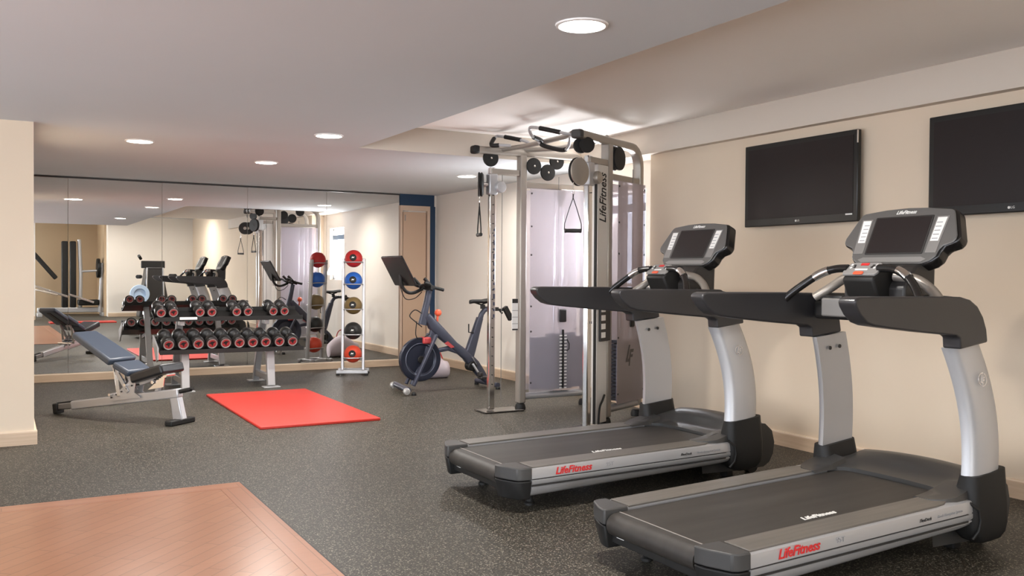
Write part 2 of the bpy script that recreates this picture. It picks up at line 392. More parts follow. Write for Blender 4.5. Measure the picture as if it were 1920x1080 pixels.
# mirror panels, each very slightly off the plane of its neighbour
px = [-.3, .66, 1.66, 2.655, 3.66, 4.667]
eps = [.65, .30, .30, .05, .0]
mlab = ['narrow end mirror panel next to the cream pier', 'tall mirror panel behind the blue-grey bench backrest', 'tall mirror panel behind the left half of the dumbbell rack',
        'tall mirror panel behind the right end of the dumbbell rack', 'tall mirror panel behind the upright medicine ball rack']
for i in range(5):
    x0, x1 = px[i]+.0015, px[i+1]-.0015; e = math.radians(eps[i])
    cx = (x0+x1)/2; mb = MB().box((x0-cx, -.004, .092), (x1-cx, .004, 2.292))
    o = mb.build('mirror_panel', MIRR, smooth=0)
    o.location = (cx, YM+.006 if i else YM+.008, 0); o.rotation_euler = (-.0009, 0, e)
    tag(o, mlab[i], 'mirror', 'wall mirror panels')
MB_ = MB().box((-.3, YM-.012, 2.290), (4.667, YM+.012, 2.306)); struct(MB_, 'trim_3', mat('mirror_top_channel', (.03, .027, .026), .4))
# door alcove: navy surround, timber door
struct(MB().box((4.672, YM-.01, 2.155), (5.175, YM+.02, ZC)).box((5.105, YM-.012, 0), (5.19, YM+.02, 2.155)), 'trim_4', NAVY)
struct(MB().box((4.672, YM-.03, 0), (4.70, YM+.02, 2.155)).box((4.70, YM-.03, 2.09), (5.105, YM+.02, 2.155)).box((5.065, YM-.03, 0), (5.105, YM+.02, 2.09)), 'trim_5', mat('door_frame_paint', (.62, .46, .34), .5))
dr = struct(MB().box((4.715, YM-.016, .02), (5.05, YM+.02, 2.07)), 'door_1', DOORP, bevel=.003)
MB().box((4.735, YM-.024, 1.95), (4.75, YM-.016, 2.03)).build('hinge', SILVD, dr, smooth=0)
MB().cyl((5.025, YM-.05, 1.02), (5.025, YM-.016, 1.02), .012).bar((5.028, YM-.055, 1.02), (4.95, YM-.055, 1.02), .012, .014).build('door_handle', SILV, dr, bevel=.002)

# ------------------------------------------------------------------ recessed ceiling lights
def light_thing(x, y, z, r, label, k=1):
    t = thing('ceiling_light', (x, y, z), label, 'ceiling light', 'recessed downlights')
    MB().lathe([(r*1.16, 0), (r*1.14, -.006), (r*1.02, -.009), (r, -.004), (r, 0)], n=40).build('trim_ring', mat('light_trim', (.85, .83, .80), .5), t)
    MB().lathe([(r*.99, -.001), (r*.99, -.005), (r*.5, -.0075), (.001, -.008)], n=40).build('lens', LENS, t)
    l = bpy.data.lights.new('downlight_glow', 'AREA'); l.shape = 'DISK'; l.size = r*1.9; l.energy = LAMP_W*k; l.color = (1, .955, .90)
    l.spread = math.radians(172)
    o = bpy.data.objects.new('downlight_glow', l); C.objects.link(o); o.location = (0, 0, -.012); o.parent = t
    return t
for a in [(2.156, 3.23, ZC, .098, 'large round white downlight nearest the top edge of the photo'),
          (2.216, 6.83, ZC, .098, 'round white downlight above the red exercise mat'),
          (2.237, 8.82, ZC, .098, 'round white downlight above the dumbbell rack'),
          (.988, 7.94, ZC, .098, 'round white downlight above the incline bench'),
          (4.43, 8.87, ZC, .098, 'round white downlight above the exercise bike, left of the cable machine', .45),
          (2.25, -.6, 2.78, .09, 'round downlight of the rear room seen only in the mirror, nearer one'),
          (2.3, -3.2, 2.78, .09, 'round downlight of the rear room seen only in the mirror, farther one'),
          (4.2, -2.0, 2.78, .09, 'round downlight in front of the rear cream wall, seen in the mirror')]:
    light_thing(*a)

# ------------------------------------------------------------------ wall televisions
def tv(Y0, Y1, z0, z1, label, extra):
    yc = (Y0+Y1)/2; t = thing('television', (5.0, yc, z0), label, 'television', 'wall televisions')
    xf_ = 4.925
    MB().box((xf_, Y0, z0), (xf_+.035, Y1, z1)).build('housing', TVF, t, bevel=.006, world=True)
    MB().box((xf_-.0025, Y0+.035, z0+.055), (xf_+.002, Y1-.035, z1-.035)).build('screen', SCREEN, t, smooth=0, world=True)
    MB().box((xf_+.035, yc-.22, z0+.14), (5.0, yc+.22, z1-.14)).build('wall_bracket', DARK, t, smooth=0, world=True)
    g = MB(); g.lathe([(.0075, 0), (.0075, .001)], (xf_-.001, yc+.010, z0+.028), (-1, 0, 0), 20, m=WHITE)
    g.build('logo_disc', WHITE, t, world=True)
    text_mesh('logo', 'LG', .020, WHITE, t, (xf_-.0015, yc-.012, z0+.028), (0, -1, 0), (0, 0, 1), world=True)
    if extra:
        MB().box((xf_-.002, Y0+.04, z0+.045), (xf_, Y0+.095, z0+.062)).build('sticker', WHITE, t, smooth=0, world=True)
        MB().box((xf_-.003, Y0, z1-.09), (xf_+.012, Y0+.006, z1-.005)).build('corner_tab', CHROME, t, smooth=0, world=True)
tv(4.095, 5.135, 1.611, 2.22, 'wall television nearer the cable machine, above the far treadmill console', True)
tv(2.53, 3.57, 1.611, 2.215, 'wall television cut off by the right edge of the photo', False)

# ------------------------------------------------------------------ floor mat
mt = MB().prism(rrect(1.01, 2.18, .012, 2), (2.29, 8.28, 0), (1, 0, 0), (0, 1, 0), (0, 0, .022))
o = mt.build('exercise_mat', REDM, bevel=.005); tag(o, 'bright red exercise mat lying flat on the dark rubber floor', 'exercise mat')

# ------------------------------------------------------------------ treadmills
def treadmill(ox, oy, rise, label):
    T = thing('treadmill', (ox+.7, oy, 0), label, 'treadmill', 'treadmills facing the televisions')
    XF = Matrix.Translation((-.7, 0, 0))
    def dz(x): return .24 + rise*x/1.35
    def B(mb, name, m, par=T, **k): return mb.build(name, m, par, xf=XF, **k)
    for s in (-1, 1):
        # silver side cover, extruded along the deck
        prof = [(.30, -.004), (.44, -.004), (.447, -.008), (.451, -.03), (.4525, -.056), (.449, -.058), (.449, -.062), (.4535, -.064), (.453, -.083), (.449, -.088), (.443, -.090), (.443, -.096), (.449, -.099), (.447, -.112), (.438, -.135), (.42, -.150), (.39, -.158), (.30, -.158)]
        rows = []
        for x in (0, .3, .6, .9, 1.15, 1.25, 1.30, 1.33):
            k = 1 if x < 1.28 else (.97 if x < 1.32 else .9)
            zc = -.078
            rows.append([(x, s*(.30+(y-.30)*k), dz(x)+(zc+(z-zc)*k)*(1 if z > -.1 else 1-.16*x/1.3)) for y, z in prof])
        B(MB().grid(rows, cap=True), 'side_rail', SILV, smooth=40)
        g = MB()
        for zz, hh in ((-.060, .0035), (-.092, .0075)):
            g.hexa([V(x, s*y, dz(x)+zz+k*hh) for k in (-.5, .5) for x, y in ((.002, .440), (1.27, .440), (1.27, .4512), (.002, .4512))])
        B(g, 'rail_groove', DARK, smooth=0)
        # ribbed foot rail on top, its front corner rounded
        pl = [(.012, .298), (.012, .432), (1.08, .432), (1.14, .425), (1.20, .395), (1.235, .35), (1.245, .298)]
        mb = MB(); n = len(pl)
        a = [mb.bm.verts.new((x, s*y, dz(x)-.006)) for x, y in pl]; b = [mb.bm.verts.new((x, s*y, dz(x)+.003)) for x, y in pl]
        mb.bm.faces.new(a); mb.bm.faces.new(b[::-1])
        for i in range(n): mb.bm.faces.new([a[i], b[i], b[(i+1) % n], a[(i+1) % n]])
        B(mb, 'foot_rail', RAILG, bevel=.002)
        # rear end cap
        cp = [(0, .285), (0, .455), (-.055, .452), (-.078, .438), (-.118, .345), (-.128, .300), (-.125, .285)]
        mb = MB()
        for z0, z1, m, ins in ((-.062, .004, DGREY, 0), (-.165, -.066, BLACK, .012)):
            mi = mb._mi(m)
            a = [mb.bm.verts.new((x+ins*(1.6 if x < -.05 else 0)*(1), s*(y-(ins*1.6 if y > .4 else 0)), dz(0)+z0)) for x, y in cp]
            b = [mb.bm.verts.new((x, s*y, dz(0)+z1)) for x, y in cp]
            mb.bm.faces.new(a).material_index = mi; mb.bm.faces.new(b[::-1]).material_index = mi
            for i in range(len(cp)): mb.bm.faces.new([a[i], b[i], b[(i+1) % len(cp)], a[(i+1) % len(cp)]]).material_index = mi
        B(mb, 'rear_cap', DGREY, bevel=.006)
        # rear floor glide
        B(MB().lathe([(.028, 0), (.028, .012), (.018, .02), (.018, .09)], (.09, s*.27, 0), n=16), 'rear_foot', BLACK)
        # post: flat inner face, rounded outer face, bowed
        rows = []
        for k in range(13):
            t = k/12; z = .385 + (.95-.385)*t
            xc = 1.420 - .100*t*t + .012*math.sin(PI*t); y = .435 - .038*t*t
            yo = y+.012; yi = y-.050
            hw = .110-.004*t
            ring = [(-hw, yi), (hw, yi), (hw, yo-.045), (hw-.012, yo-.022), (hw-.04, yo-.006), (0, yo), (-hw+.04, yo-.006), (-hw+.012, yo-.022), (-hw, yo-.045)]
            zt = lambda xx: z + (xx/hw)*.012
            rows.append([(xc+x_, s*y_, zt(x_)) for x_, y_ in ring])
        post = B(MB().grid(rows, cap=True), 'upright_post', SILV, smooth=45)
        for xb in (1.27, 1.34):
            mb = MB().lathe([(.010, 0), (.010, .004), (.006, .006)], (xb+.04, s*(.346), .885+(xb-1.3)*.1), (0, -s, 0), 14)
            B(mb, 'post_bolt', DARK, par=post)
        # black boot around the foot of the post
        rows = []
        for z, xa, xb, ya, yb in ((.075, 1.38, 1.49, .37, .43), (.09, 1.34, 1.53, .35, .450), (.12, 1.315, 1.552, .34, .460), (.16, 1.305, 1.56, .335, .464), (.24, 1.300, 1.56, .335, .464), (.30, 1.300, 1.555, .345, .460), (.388, 1.304, 1.548, .365, .456)):
            cx_, cy_ = (xa+xb)/2, (ya+yb)/2
            rows.append([(cx_+a, s*(cy_+b), z+(.014*(a/.13) if z > .35 else 0)) for a, b in rrect(xb-xa, yb-ya, min((yb-ya)/2-.002, .04), 4)])
        B(MB().grid(rows, cap=True), 'post_boot', BLACK, smooth=50)
        B(MB().tube([(1.29, s*.44, .268), (1.325, s*.462, .235), (1.335, s*.464, .19), (1.325, s*.462, .145), (1.30, s*.45, .11)], .007, 8), 'boot_ring', BLACK)
        # long padded arm running back from the elbow
        yy = lambda x: .434-.040*max(0, min(1, (x-.5)/.9))
        poly = [(.50, 1.150), (.512, 1.163), (.535, 1.168), (.8, 1.167), (1.1, 1.165), (1.20, 1.163), (1.27, 1.150), (1.325, 1.122), (1.368, 1.075), (1.395, 1.02), (1.405, .962), (1.200, .938), (1.195, .985), (1.17, .998), (.95, 1.017), (.75, 1.037), (.62, 1.052), (.575, 1.065), (.535, 1.095), (.507, 1.130)]
        mb = MB(); n = len(poly)
        a = [mb.bm.verts.new((x, s*(yy(x)+.047), z)) for x, z in poly]; b = [mb.bm.verts.new((x, s*(yy(x)-.040), z)) for x, z in poly]
        mb.bm.faces.new(a); mb.bm.faces.new(b[::-1])
        for i in range(n): mb.bm.faces.new([a[i], b[i], b[(i+1) % n], a[(i+1) % n]])
        B(mb, 'handrail', mat('arm_soft_black', (.032, .031, .033), .34, coat=0), bevel=.033, seg=5, smooth=60)
        # handle grip: curved tube from the keypad down to the arm, chrome sensor and black sleeve
        pts = bez([(1.13, s*.085, 1.285), (1.13, s*.16, 1.282), (1.115, s*.23, 1.262), (1.085, s*.30, 1.215), (1.045, s*.36, 1.16), (1.03, s*.385, 1.13)], 6)
        g = B(MB().tube(pts, .019, 12), 'hand_grip', BLACKG)
        B(MB().tube(pts[9:16], .0215, 14), 'grip_sensor', CHROME, par=g)
        pts2 = bez([(1.22, s*.10, 1.25), (1.24, s*.2, 1.235), (1.235, s*.28, 1.19), (1.20, s*.35, 1.14)], 6)
        B(MB().tube(pts2, .023, 12), 'inner_grip', SILVD)
    # belt with rounded rear return
    pr = [(1.33, dz(1.33)-.012), (.0, dz(0)-.012), (-.06, dz(0)-.013)] + [(-.075+.048*math.cos(math.radians(a)), dz(0)-.062+.048*math.sin(math.radians(a))) for a in range(80, 281, 20)] + [(0, dz(0)-.112), (1.33, dz(1.33)-.12)]
    mb = MB(); n = len(pr)
    a = [mb.bm.verts.new((x, -.277, z)) for x, z in pr]; b = [mb.bm.verts.new((x, .277, z)) for x, z in pr]
    mb.bm.faces.new(a); mb.bm.faces.new(b[::-1])
    for i in range(n): mb.bm.faces.new([a[i], b[i], b[(i+1) % n], a[(i+1) % n]])
    belt = B(mb, 'running_belt', BELT, smooth=30)
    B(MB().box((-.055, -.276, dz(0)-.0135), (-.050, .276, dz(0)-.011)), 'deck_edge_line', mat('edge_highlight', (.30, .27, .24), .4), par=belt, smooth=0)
    # under frame
    B(MB().box((-.05, -.29, .085), (1.45, .29, .13)).box((-.085, -.30, .10), (-.05, .30, .16)).box((.02, -.34, .07), (.10, .34, .10)), 'base_frame', BLACK, bevel=.004)
    B(MB().box((-.087, .20, .128), (-.0855, .25, .142)), 'warning_label', WHITE, smooth=0)
    # motor cover: swept hood across the front
    rows = []
    N = 25
    for i in range(N):
        y = -.335 + .67*i/(N-1); k = abs(y)/.335
        xs = 1.345 - .135*max(0, (k-.72)/.28)**1.5 - .035*k*k
        top = .366 - .022*k*k
        lip = .003
        P = [(xs, dz(xs)-.012-lip), (xs, dz(xs)+.006), (xs+.05, dz(xs)+.014), (xs+.10, dz(xs)+.03), (1.46, .325), (1.52, top-.006), (1.57, top), (1.63, top-.012), (1.70, .322), (1.755, .275), (1.775, .20), (1.765, .13), (1.735, .08), (1.69, .055), (1.5, .05), (xs+.02, .06)]
        if k > .90: P = [(x if x < 1.6 else x-.02, z) for x, z in P]
        rows.append([(x, y, z) for x, z in P])
    B(MB().grid(rows, cap=True), 'motor_cover', mat('hood_grey', (.038, .037, .036), .34), smooth=50)
    for s in (-1, 1):  # flared corner of the hood that laps over the foot rail
        mb = MB(); rr = []
        for x, w_, zt in ((1.135, .30, .004), (1.17, .335, .007), (1.22, .36, .014), (1.27, .36, .026), (1.36, .35, .050)):
            rr.append([(x, s*.275, dz(x)-.004), (x, s*(.275+(w_-.275)*.5), dz(x)-.004), (x, s*(w_+.07), dz(x)-.004), (x, s*(w_+.065), dz(x)+zt*.9+.002), (x, s*(w_), dz(x)+zt), (x, s*.285, dz(x)+zt*.8+.002)])
        B(mb.grid(rr, cap=True), 'hood_corner', mat('hood_grey', (.038, .037, .036), .34), smooth=60)
    B(MB().box((1.768, -.10, .10), (1.777, .10, .14)), 'front_vent', DARK, smooth=0)
    for s in (-1, 1): B(MB().cyl((1.66, s*.20, .045), (1.66, s*.25, .045), .045, 20), 'transport_wheel', BLACK)
    for s in (-1, 1): B(MB().box((1.42, s*.25-.03, 0), (1.48, s*.25+.03, .10)), 'front_foot', BLACK, bevel=.01)
    # console: tilted head
    vv = V(.13, 0, .265).normalized(); nn = V(-.265, 0, .13).normalized(); ob = V(1.318, 0, 1.305)
    E1 = (0, 1, 0)
    out = [(-.175, -.005), (.175, -.005), (.215, .010), (.240, .035), (.247, .070), (.262, .090), (.305, .105), (.318, .125), (.318, .145), (.272, .262), (.262, .280), (.245, .288), (.12, .303), (0, .308), (-.12, .303), (-.245, .288), (-.262, .280), (-.272, .262), (-.318, .145), (-.318, .125), (-.305, .105), (-.262, .090), (-.247, .070), (-.240, .035), (-.215, .010)]
    head = B(MB().prism(out, ob, E1, vv, -nn*.065), 'console_housing', BLACKG, bevel=.010)
    inn = [(x*.965, .004+y*.965) for x, y in out]
    face = B(MB().prism(inn, ob+nn*.0005, E1, vv, nn*.008), 'console_face', CGREY, bevel=.005)
    B(MB().prism(rrect(.320, .205, .006, 3, 0, .152), ob+nn*.0086, E1, vv, nn*.003), 'screen_frame', DARK, par=face, bevel=.002)
    B(MB().prism(rrect(.302, .190, .004, 3, 0, .152), ob+nn*.0117, E1, vv, nn*.0008), 'screen', SCREEN, par=face, smooth=0)
    B(MB().prism([(-.165, .008), (.165, .008), (.19, .022), (.16, .034), (-.16, .034), (-.19, .022)], ob+nn*.0087, E1, vv, nn*.002), 'lower_bezel', mat('bezel_light', (.26, .25, .24), .35, .3), par=face, smooth=0)
    for s in (-1, 1):
        B(MB().prism([(s*.172, .055), (s*.228, .055), (s*.240, .245), (s*.178, .245)], ob+nn*.0088, E1, vv, nn*.0015), 'button_strip', mat('bezel_light', (.26, .25, .24), .35, .3), par=face, smooth=0)
        B(MB().prism([(s*.180, .115), (s*.222, .115), (s*.232, .238), (s*.184, .238)], ob+nn*.0105, E1, vv, nn*.0012), 'instruction_label', WHITE, par=face, smooth=0)
        mb = MB()
        for q in range(5): mb.prism([(s*.186, .125+.021*q), (s*.216, .125+.021*q), (s*.216, .130+.021*q), (s*.186, .130+.021*q)], ob+nn*.0118, E1, vv, nn*.0005)
        B(mb, 'label_lines', GREYP, par=face, smooth=0)
    text_mesh('console_logo', 'LifeFitness', .026, WHITE, face, ob+nn*.0095+vv*.276+V(-.7, 0, 0), (0, -1, 0), vv, shear=.3, offset=.0006)
    # neck and dash behind the keypad
    B(MB().prism([(1.20, 1.04), (1.20, 1.20), (1.28, 1.30), (1.345, 1.31), (1.44, 1.50), (1.475, 1.48), (1.42, 1.30), (1.415, 1.12), (1.36, 1.02)], (0, -.17, 0), (1, 0, 0), (0, 0, 1), (0, .34, 0)), 'console_neck', DARK, bevel=.012)
    B(MB().box((1.18, -.345, 1.035), (1.37, .345, 1.125)), 'cross_beam', BLACK, bevel=.02, seg=3)
    for s in (-1, 1): B(MB().box((1.155, min(s*.12, s*.27), 1.05), (1.19, max(s*.12, s*.27), 1.14)), 'beam_bracket', mat('bezel_light', (.26, .25, .24), .35, .3), bevel=.008)
    for s in (-1, 1): B(MB().prism([(1.22, 1.10), (1.20, 1.15), (1.26, 1.165), (1.34, 1.16), (1.38, 1.10)], (0, s*.18, 0), (1, 0, 0), (0, 0, 1), (0, s*.15, 0)), 'accessory_tray', DARK, bevel=.012)
    # keypad pod
    kv = V(.058, 0, .050).normalized(); kn = V(-.05, 0, .058).normalized(); ko = V(1.100, 0, 1.248)
    B(MB().prism([(1.085, 1.235), (1.165, 1.306), (1.24, 1.30), (1.30, 1.22), (1.28, 1.10), (1.16, 1.10), (1.12, 1.16)], (0, -.088, 0), (1, 0, 0), (0, 0, 1), (0, .176, 0)), 'keypad_pod', BLACK, bevel=.012)
    kp = B(MB().prism([(-.088, .0), (.088, 0), (.098, .02), (.088, .078), (.075, .086), (-.075, .086), (-.088, .078), (-.098, .02)], ko, E1, kv, kn*.012), 'keypad', mat('keypad_grey', (.26, .25, .24), .4), bevel=.003)
    B(MB().prism(rrect(.055, .020, .008, 3, 0, .006), ko+kn*.0125, E1, kv, kn*.006), 'stop_button', ORANGE, par=kp, bevel=.002)
    B(MB().prism(rrect(.045, .016, .003, 3, 0, .070), ko+kn*.0125, E1, kv, kn*.002), 'red_display', RED, par=kp, smooth=0)
    B(MB().prism(rrect(.07, .010, .003, 3, 0, .033), ko+kn*.0125, E1, kv, kn*.002), 'start_key', WHITE, par=kp, smooth=0)
    for s in (-1, 1):
        for q, (a_, b_) in enumerate(((.052, .062), (.066, .045), (.048, .050), (.07, .066))):
            B(MB().prism(ngon(10, .0062), ko+kn*.0125+V(0, s*a_, 0)+kv*b_, E1, kv, kn*.002), 'key', WHITE if q % 2 else DARK, par=kp, smooth=0)
    # lettering
    yS = -.4532
    text_mesh('side_logo', 'LifeFitness', .052, RED, T, (.245-.7, yS, dz(.245)-.031), (1, 0, rise/1.35), (0, 0, 1), shear=.25, offset=.0012)
    text_mesh('model_lettering', '95T', .030, GREYP, T, (.47-.7, yS, dz(.47)-.031), (1, 0, rise/1.35), (0, 0, 1))
    text_mesh('side_lettering', 'FlexDeck', .020, DARK, T, (.98-.7, yS, dz(.98)-.036), (1, 0, rise/1.35), (0, 0, 1), shear=.2)
    text_mesh('side_caption', 'Shock Absorption System', .016, GREYP, T, (1.14-.7, yS, dz(1.14)-.036), (1, 0, rise/1.35), (0, 0, 1), shear=.2)
    text_mesh('belt_logo', 'LifeFitness', .046, WHITE, belt, (.60-.7, -.225, dz(.60)-.0108), (1, 0, rise/1.35), (0, 1, 0), shear=.3, offset=.0015)
    emblem('post_emblem', mat('emblem_relief', (.72, .72, .74), .25, .8), T, (1.37-.7+.0, -.4395, .800), (1, 0, 0), (0, .12, 1), .030)
    return T
treadmill(2.368, 2.87, .045, 'large silver and black treadmill nearest the camera, cut by the bottom edge')
tm2 = treadmill(2.43, 4.47, .022, 'silver and black treadmill standing between the near treadmill and the cable machine')
tm2.scale = (1.05, 1, 1)

# ------------------------------------------------------------------ cable machine (two towers in a V)
TWR = thing('cable_machine', (4.5, 6.8, 0), 'tall silver two-tower cable machine with frosted shrouds and pull-up bars', 'cable machine')
P1, e1, L1 = V(4.16, 7.20, 0), V(1, 0, 0), .70
P2, e2, L2 = V(4.38, 6.17, 0), V(.9, .436, 0).normalized(), .57
def tower(P, e, L, idx):
    n = V(e.y, -e.x, 0)            # towards the camera
    q = lambda x, y, z: P + e*x + n*y + V(0, 0, z)
    def W(mb, name, m, par=TWR, **k): return mb.build(name, m, par, world=True, **k)
    Z = V(0, 0, 1)
    W(MB().bar(q(0, 0, .06), q(0, 0, 2.33), .085, .07, e), 'main_post', SILVD, bevel=.012)
    # arched top beam with an overhanging nose
    zb = 2.35
    ar = [q(-.50, 0, zb), q(0, 0, zb)] + [q(L-.16+.16*math.sin(math.radians(a)), 0, zb-.16+.16*math.cos(math.radians(a))) for a in range(0, 91, 15)] + [q(L, 0, .10)]
    mb = MB(); rows = []
    for i, p in enumerate(ar):
        d = (ar[min(i+1, len(ar)-1)]-ar[max(i-1, 0)]).normalized(); u = n.cross(d)
        rows.append([p+n*a+u*b for a, b in rrect(.085, .066, .018, 3)])
    W(mb.grid(rows, cap=True), 'arched_frame', SILVD, smooth=50)
    W(MB().bar(q(-.515, 0, zb), q(-.45, 0, zb), .092, .072), 'end_cap', BLACK if idx == 1 else DGREY, bevel=.018, seg=3)
    W(MB().bar(q(.03, 0, 2.06), q(L, 0, 2.06), .06, .055), 'cross_bar', SILVD, bevel=.008)
    W(MB().cyl(q(.0, 0, .12), q(L, 0, .12), .032, 16), 'base_beam', SILV)
    for x in (0, L): W(MB().lathe([(.048, 0), (.05, .02), (.042, .05), (.030, .06)], q(x if x else 0, 0, 0), n=24), 'rubber_foot', BLACK)
    W(MB().bar(q(-.04, 0, 2.165), q(-.33, 0, 2.165), .07, .05), 'column_bracket', SILVD, bevel=.006)
    # chrome adjustment column with holes
    col = W(MB().bar(q(-.31, 0, .02), q(-.31, 0, 2.20), .05, .062, e), 'pulley_column', CHROME, bevel=.010, seg=3)
    mb = MB(); z = .25 if idx == 1 else 1.9
    while z < 1.95:
        mb.cyl(q(-.31, .028, z), q(-.31, .0335, z), .0045, 8); z += .085
    W(mb, 'adjustment_holes', BLACK, par=col)
    mb = MB(); z = .85
    while z < (1.65 if idx == 1 else .9):
        h = random.choice((.02, .03, .045)); mb.box((0, 0, 0), (.001, .001, .001)) if False else mb.bar(q(-.296, .0335, z), q(-.296, .0335, z+h), .001, .008, e); z += h+.03
    W(mb, 'position_numbers', mat('ink_blue', (.03, .04, .09), .5), par=col)
    W(MB().bar(q(-.42, 0, .010), q(-.02, 0, .010), .22, .010), 'base_plate', mat('dark_plate', (.12, .11, .10), .18, .6), bevel=.003)
    # carriage with large pulley shield and pivoting pulley
    zc = 2.045
    car = W(MB().bar(q(-.31, 0, zc-.09), q(-.31, 0, zc+.10), .078, .088, e), 'pulley_carriage', SILV, bevel=.012)
    a = q(-.43, .02, zc)
    if idx == 1: ax = V(.887, -.46, 0).normalized(); c0 = q(-.41, -.02, zc)
    else: ax = V(.30, -.95, 0).normalized(); c0 = q(-.50, .03, zc+.005)
    W(MB().lathe([(.02, -.03), (.098, -.012), (.108, 0), (.108, .010), (.09, .022), (.02, .026)], c0, ax, 36), 'pulley_shield', SILVD if idx == 2 else BLACK, par=car)
    W(MB().lathe([(.104, -.022), (.112, -.012), (.104, -.002)], c0-ax*.006, ax, 36, caps=True), 'shield_tyre', BLACK, par=car)
    W(MB().lathe([(.045, -.03), (.052, -.02), (.052, .02), (.045, .03), (.012, .034)], q(-.25, .045, zc-.02), n, 24), 'adjustment_knob', SILVD if idx == 2 else SILV, par=car)
    W(MB().cyl(q(-.36, 0, zc), q(-.44, 0, zc), .022, 14), 'swivel_axle', CHROME, par=car)
    # cables
    for k, (x, y) in enumerate(((-.205, 0), (.04+.33, .05))):
        W(MB().cyl(q(x, y, .10 if k == 0 else .80), q(x, y, 2.15), .0032, 8), 'cable', mat('grey_cable', (.20, .19, .18), .5))
    # small idler pulleys under the top beam
    spots = [(-.325, 2.285, 0), (.10, 2.235, 1), (.25, 2.185, 1), (.375, 2.30, 0)] if idx == 1 else []
    for x, z, k in spots:
        p = W(MB().lathe([(.050, -.014), (.074, -.012), (.076, -.006), (.068, 0), (.076, .006), (.074, .012), (.050, .014)], q(x, .045*k, z), n, 32), 'idler_pulley', BLACK)
        W(MB().lathe([(.009, 0), (.009, .006), (.004, .008)], q(x, .013+.045*k, z), n, 12), 'axle_bolt', CHROME, par=p)
    if idx == 2:
        for x, z, r, t in ((-.40, 2.27, .062, .05), (.14, 2.22, .098, .060)):
            for dy in (-.028, .028):
                W(MB().lathe([(r*.6, -.012), (r, -.010), (r*1.02, 0), (r, .010), (r*.6, .012)], q(x, dy+.01, z), (n*.55+e*.0+V(-.4, -.2, 0)).normalized() if x < 0 else n, 32), 'top_pulley', BLACK)
        # broad name plate beside the column
        np_ = W(MB().bar(q(-.125, .01, .03), q(-.125, .01, 2.14), .05, .175, e), 'name_plate', mat('plate_silver', (.62, .60, .57), .4, .15), bevel=.006)
        text_mesh('tower_lettering', 'LifeFitness', .155, BLACK, np_, q(-.125, .0365, 1.87), (0, 0, 1), -e, world=True, shear=.25, offset=.002, stretch=.62)
        W(MB().bar(q(-.215, .02, .03), q(-.215, .02, 2.05), .02, .02, e), 'cable_guide', BLACK)
        # laminated instruction panel wrapped on the plate
        st = W(MB().bar(q(-.10, .045, .70), q(-.10, .045, 1.00), .02, .165, e), 'instruction_panel', DARK, bevel=.004)
        for zz in (.73, .80, .87, .94): W(MB().bar(q(-.14, .0565, zz), q(-.14, .0565, zz+.045), .001, .07, e), 'panel_picture', WHITE, par=st, smooth=0)
        W(MB().tube(bez([q(-.20, .05, .02), q(-.19, .055, .16), q(-.15, .06, .22), q(-.11, .055, .26)], 6), .009, 8), 'foot_strap', BLACK)
    else:
        pc = W(MB().bar(q(-.075, .02, .73), q(-.075, .02, 1.02), .006, .062, e), 'placard', WHITE, smooth=0)
        W(MB().bar(q(-.075, .0240, .98), q(-.075, .0240, 1.018), .001, .058, e), 'placard_header', DARK, par=pc, smooth=0)
        W(MB().bar(q(-.075, .0240, .732), q(-.075, .0240, .745), .001, .058, e), 'placard_footer', DARK, par=pc, smooth=0)
        for zz in (.79, .85, .91):
            W(MB().bar(q(-.075, .0240, zz), q(-.075, .0240, zz+.003), .001, .058, e), 'placard_line', DARK, par=pc, smooth=0)
    # shroud panels front and back
    for sy in (1, -1):
        sh = W(MB().bar(q(.045, sy*.085, .165), q(.045, sy*.085, 2.025), .004, .001, e) if False else
               MB().prism([(.040, .165), (L-.035, .165), (L-.035, 2.025), (.040, 2.025)], q(0, sy*.085, 0), e, Z, n*.004), 'shroud_panel', FROST if idx == 1 else FROST2, smooth=0)
        for x in (.055, L-.05):
            for zz in (.25, .72, .95, 1.42, 1.68, 1.98): W(MB().lathe([(.009, 0), (.009, .004), (.005, .006)], q(x, sy*.085+.004, zz), n, 10), 'shroud_screw', DARK, par=sh)
    mid = .40 if idx == 1 else .30
    # darker guard behind the frosted face
    for x0, x1, zt in ((.055, mid-.14, .665), (mid-.14, mid-.055, .70), (mid+.055, mid+.15, .70), (mid+.15, L-.05, .665)):
        if x1 > x0: W(MB().prism([(x0, .19), (x1, .19), (x1, zt), (x0, zt)], q(0, .070, 0), e, Z, n*.006), 'stack_guard', GUARD, smooth=0)
    # weight stack with guide rods, selector rod, and the lifting pulley
    for dx in (-.045, .045): W(MB().cyl(q(mid+dx, .0, .13), q(mid+dx, .0, 2.05), .010, 12), 'guide_rod', CHROME)
    for k in range(17):
        z0 = .175+k*.0305
        pl = W(MB().bar(q(mid-.125, .022 if idx == 1 else .0, z0+.0135), q(mid+.125, .022 if idx == 1 else .0, z0+.0135), .085, .026), 'weight_plate', STACK, bevel=.003)
        if idx == 1:
            for dx in (-.026, .026):
                W(MB().bar(q(mid+dx-.013, .0995, z0+.013), q(mid+dx+.013, .0995, z0+.013), .003, .010), 'plate_number', WHITE, par=pl, smooth=0)
    if idx == 1:
        W(MB().bar(q(mid, .094, .19), q(mid, .094, .73), .008, .020, e), 'selector_slot', BLACK)
        W(MB().tube([q(mid+.04, .10, .64), q(mid+.055, .115, .60), q(mid+.05, .12, .55), q(mid+.03, .11, .53)], .006, 8), 'selector_cord', BLACK)
        W(MB().bar(q(mid, .05, 1.93), q(mid, .05, 2.03), .06, .055, e).bar(q(mid, .05, 1.87), q(mid, .05, 1.93), .03, .035, e), 'pulley_hanger', SILVD, bevel=.004)
    W(MB().bar(q(mid, .075, .80), q(mid, .075, .92), .05, .075, e), 'lifting_block', BLACK, bevel=.010)
